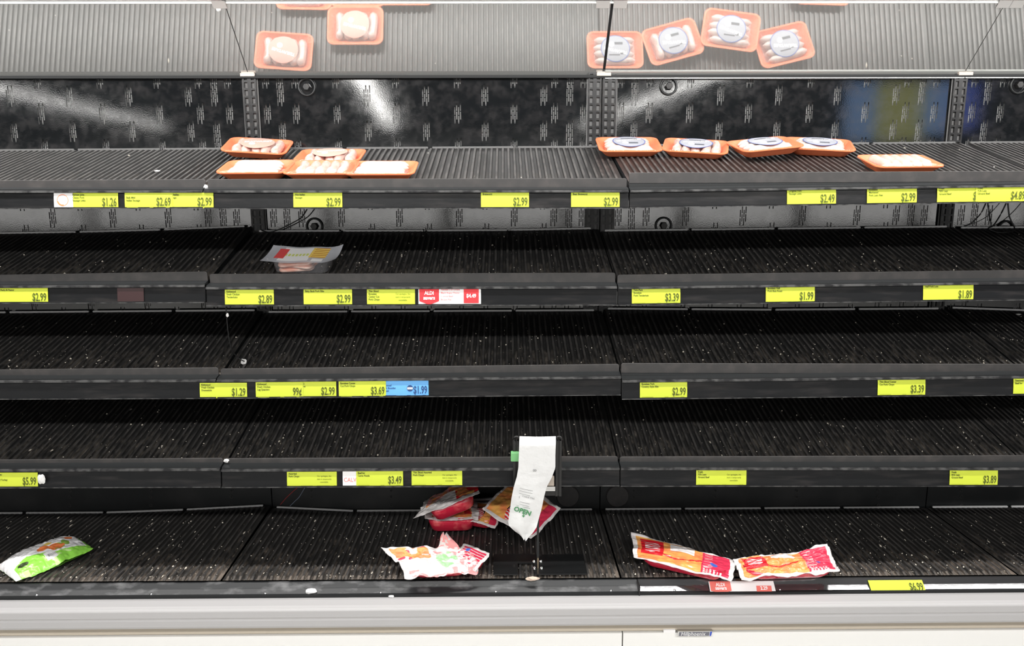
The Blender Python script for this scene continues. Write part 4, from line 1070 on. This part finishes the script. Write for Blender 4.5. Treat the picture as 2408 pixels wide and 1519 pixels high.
def strip(u, v):
    s = v*(len(rows) - 1); i = min(int(s), len(rows) - 2); f = s - i
    a = rows[i][0].lerp(rows[i+1][0], f); b_ = rows[i][1].lerp(rows[i+1][1], f)
    p = a.lerp(b_, u); k = max(0, v - .38)
    p.y -= .004*math.sin(u*math.pi) + k*.020*(vnoise(u*3, v*9, 3) - .5) + k*.012*math.sin(u*8 + v*6)
    return p
q = MB().grid(strip, 20, 60).build('hanging_bag', M_BAG, None, True, False); world_child(q, ro)
ink_g = mat('green_bag_ink', srgb(74, 140, 92), .5); ink_k = mat('grey_bag_ink', srgb(120, 122, 122), .5)
def bag_text(s, px, py, size, m, slant, sx=1., bold=0.):
    p = atY(px, py, YS - .047)
    me = text_mesh(s, size, sx, 'LEFT', 0., bold).copy(); me.materials.append(m)
    t_ = bpy.data.objects.new('bag_lettering', me); col.objects.link(t_)
    t_.matrix_world = Matrix.Translation(p) @ Matrix.Rotation(R(90), 4, 'X') @ Matrix.Rotation(R(slant), 4, 'Z'); world_child(t_, ro)
bag_text('8', 1253, 1103, .016, ink_k, -90, 1.0)
bag_text('OPEN', 1207, 1200, .0205, ink_g, -20, 1.0, .0008)
bag_text('CHASE PAK', 1227, 1168, .0075, ink_k, -14)
bag_text('S', 1219, 1171, .0095, ink_k, -14)
for k, (x, y, L_) in enumerate(((1222, 1148, .040), (1221, 1154, .040), (1220, 1160, .034), (1222, 1180, .030), (1222, 1186, .028), (1214, 1189, .008), (1229, 1192, .022))):
    p = atY(x, y, YS - .047)
    t_ = MB().box((0, 0, 0), (L_, .0010, .0002)).build('bag_print_line', ink_k); t_.matrix_world = Matrix.Translation(p) @ Matrix.Rotation(R(90), 4, 'X') @ Matrix.Rotation(R(-14), 4, 'Z'); world_child(t_, ro)
p = atY(1231, 1203, YS - .047)
t_ = MB().poly([(-.001, 0, 0), (-.001, -.012, 0), (-.005, -.012, 0), (0, -.019, 0), (.005, -.012, 0), (.001, -.012, 0), (.001, 0, 0)], (0, 0, .0002)).build('bag_arrow', ink_g); t_.matrix_world = Matrix.Translation(p) @ Matrix.Rotation(R(90), 4, 'X'); world_child(t_, ro)

# ------------------------------------------------------------------ loose wires
def wire(label, pts, r_, m, smooth=5):
    P_ = [Vector(p) for p in pts]; out = []
    for i in range(len(P_) - 1):
        a, b_, c, d = P_[max(i-1, 0)], P_[i], P_[i+1], P_[min(i+2, len(P_)-1)]
        for k in range(smooth):
            t = k/smooth
            out.append(.5*((2*b_) + (c - a)*t + (2*a - 5*b_ + 4*c - d)*t*t + (3*b_ - a - 3*c + d)*t**3))
    out.append(P_[-1])
    return tag(MB().tube(out, r_, 6).build('wire', m, None, True), label, 'wire')
wire('thin black cable sagging along the back panel under the top shelf', [atY(x, y, Y) for x, y, Y in ((722,492,2.60),(708,512,2.61),(680,528,2.61),(655,540,2.61),(632,546,2.60),(615,541,2.62))], .0022, M_WIRE)
wire('looped black cable hanging under the top shelf at the right edge', [atY(x, y, Y) for x, y, Y in ((2366,478,2.60),(2352,506,2.60),(2336,530,2.59),(2324,537,2.585),(2345,546,2.575),(2372,546,2.575),(2386,538,2.59),(2374,510,2.60),(2370,478,2.60))], .0024, M_WIRE)
wire('thin grey cable crossing the looped cable at the right edge', [atY(x, y, Y) for x, y, Y in ((2400,478,2.60),(2384,496,2.60),(2362,516,2.60),(2338,531,2.59))], .0014, M_UPRIGHT)
wire('thin black cord hanging from the second rail down to the third shelf', [atY(x, y, Y) for x, y, Y in ((531,716,2.20),(533,745,2.205),(537,785,2.215),(545,822,2.235),(560,841,2.25),(575,850,2.252))], .0016, M_WIRE)
wire('short black cord lying on the third shelf near the left joint', [surf(3, 1, x, y, .006)[0] for x, y in ((592,840),(618,826),(648,816),(672,802),(692,786))], .0014, M_WIRE)
wire('thin red wire poking up from the case floor', [atY(x, y, Y) for x, y, Y in ((702,1144,2.52),(682,1162,2.54),(672,1172,2.55),(659,1187,2.57))], .0012, M_WIRE_R)
wire('thin grey blue wire beside the red wire on the case floor', [atY(x, y, Y) for x, y, Y in ((717,1146,2.52),(704,1168,2.54),(694,1178,2.55),(682,1190,2.57))], .0012, M_WIRE_G)
# ------------------------------------------------------------------ scraps
def scrap(label, p, sx, sy, sz, seed, m=None, n=None, cat='scrap'):
    bm = bmesh.new(); bmesh.ops.create_icosphere(bm, subdivisions=2, radius=1)
    rnd = random.Random(seed)
    for v in bm.verts: v.co *= .75 + .5*rnd.random()
    for v in bm.verts: v.co = Vector((v.co.x*sx, v.co.y*sy, v.co.z*sz))
    me = bpy.data.meshes.new('scrap'); bm.to_mesh(me); bm.free()
    o = link('paper_scrap', me, None, m or M_SCRAP); o.matrix_world = Matrix.Translation(p) @ (n or Matrix())
    return tag(o, label, cat)
RS = Matrix.Rotation(math.atan2(.014, .024), 4, 'X')
def on_rim(px, y_off): 
    x = atY(px, 1385, 2.060).x; return Vector((x, 2.060 + y_off, zr - .0213 + y_off*.58)) 
scrap('white crumpled paper scrap on the dark lower front rim', on_rim(730, .004) + rn*.004, .017, .009, .006, 1, n=RS)
scrap('flat white paper scrap on the dark lower front rim', on_rim(921, -.012) + rn*.003, .0085, .0045, .002, 2, n=RS)
scrap('white paper chip lying on the top shelf at the left', surf(1, 0, 370, 402, .006)[0], .008, .007, .003, 3)
scrap('crumpled white paper stuck beside the $5.99 tag', atY(97, 1127, 2.14), .010, .006, .016, 4)
scrap('white blob of tape at the cord end on the third shelf', surf(3, 1, 573, 851, .010)[0], .009, .008, .010, 5)
scrap('small white tape knot on the hanging cord', atY(535, 741, 2.203), .004, .003, .006, 6)
scrap('white flake on the third shelf at the right edge', surf(3, 3, 2394, 739, .006)[0], .010, .007, .003, 7)
scrap('grey scrap wedged at the left joint of the fourth shelf', surf(4, 0, 532, 1088, .014)[0] + Vector((0, .0, .006)), .008, .005, .006, 8)
scrap('grey scrap wedged at the left joint of the top shelf', Vector((XB[1] + .006, 2.186, SURF[(1, 1)][0](XB[1]) + .004)), .006, .004, .008, 9)
scrap('beige scrap at the front of the stand base', atZ(1252, 1362, DZ + .006) + Vector((0, .004, 0)), .022, .006, .006, 10, mat('beige_scrap', (.66, .52, .42), .6))
# ------------------------------------------------------------------ crumbs
TN = {1: 'top', 2: 'second', 3: 'third', 4: 'fourth', 5: 'floor'}
for t in (1, 2, 3, 4, 5):
    mb = MB(); rnd = random.Random(40 + t)
    for b_ in range(4):
        if (t, b_) not in SURF: continue
        zf, zr_, yf, X0, X1 = SURF[(t, b_)]; yb = YD1 if t == 5 else YB
        for _ in range({1: 20, 2: 330, 3: 420, 4: 360, 5: 650}[t]):
            x = rnd.uniform(X0 + .01, X1 - .01); k = .02 + .9*rnd.random()**(1.7 if t < 5 else 1.4); y = yf + (yb - yf)*k
            r_ = .0009 + .0026*rnd.random()**4; z = zf(x)*(1-k) + zr_(x)*k + (.0042 if rnd.random() < .5 else .0005) + r_*.4
            L_ = r_*(1 + (3.5*rnd.random() if rnd.random() < (.35 if t == 5 else .2) else .4*rnd.random()))
            a = rnd.uniform(-.4, .4)
            mb.add([(x + math.cos(a)*r_, y, z), (x, y + L_, z), (x - r_, y - r_*.3, z), (x, y - L_, z), (x, y, z + r_), (x, y, z - r_)],
                   [(0, 1, 4), (1, 2, 4), (2, 3, 4), (3, 0, 4), (1, 0, 5), (2, 1, 5), (3, 2, 5), (0, 3, 5)])
    o = mb.build('crumbs', M_CRUMB, None, False, False)
    tag(o, 'pale crumbs scattered over the %s of the case' % ('floor pans' if t == 5 else TN[t] + ' shelf tier'), 'crumbs', None, 'stuff')
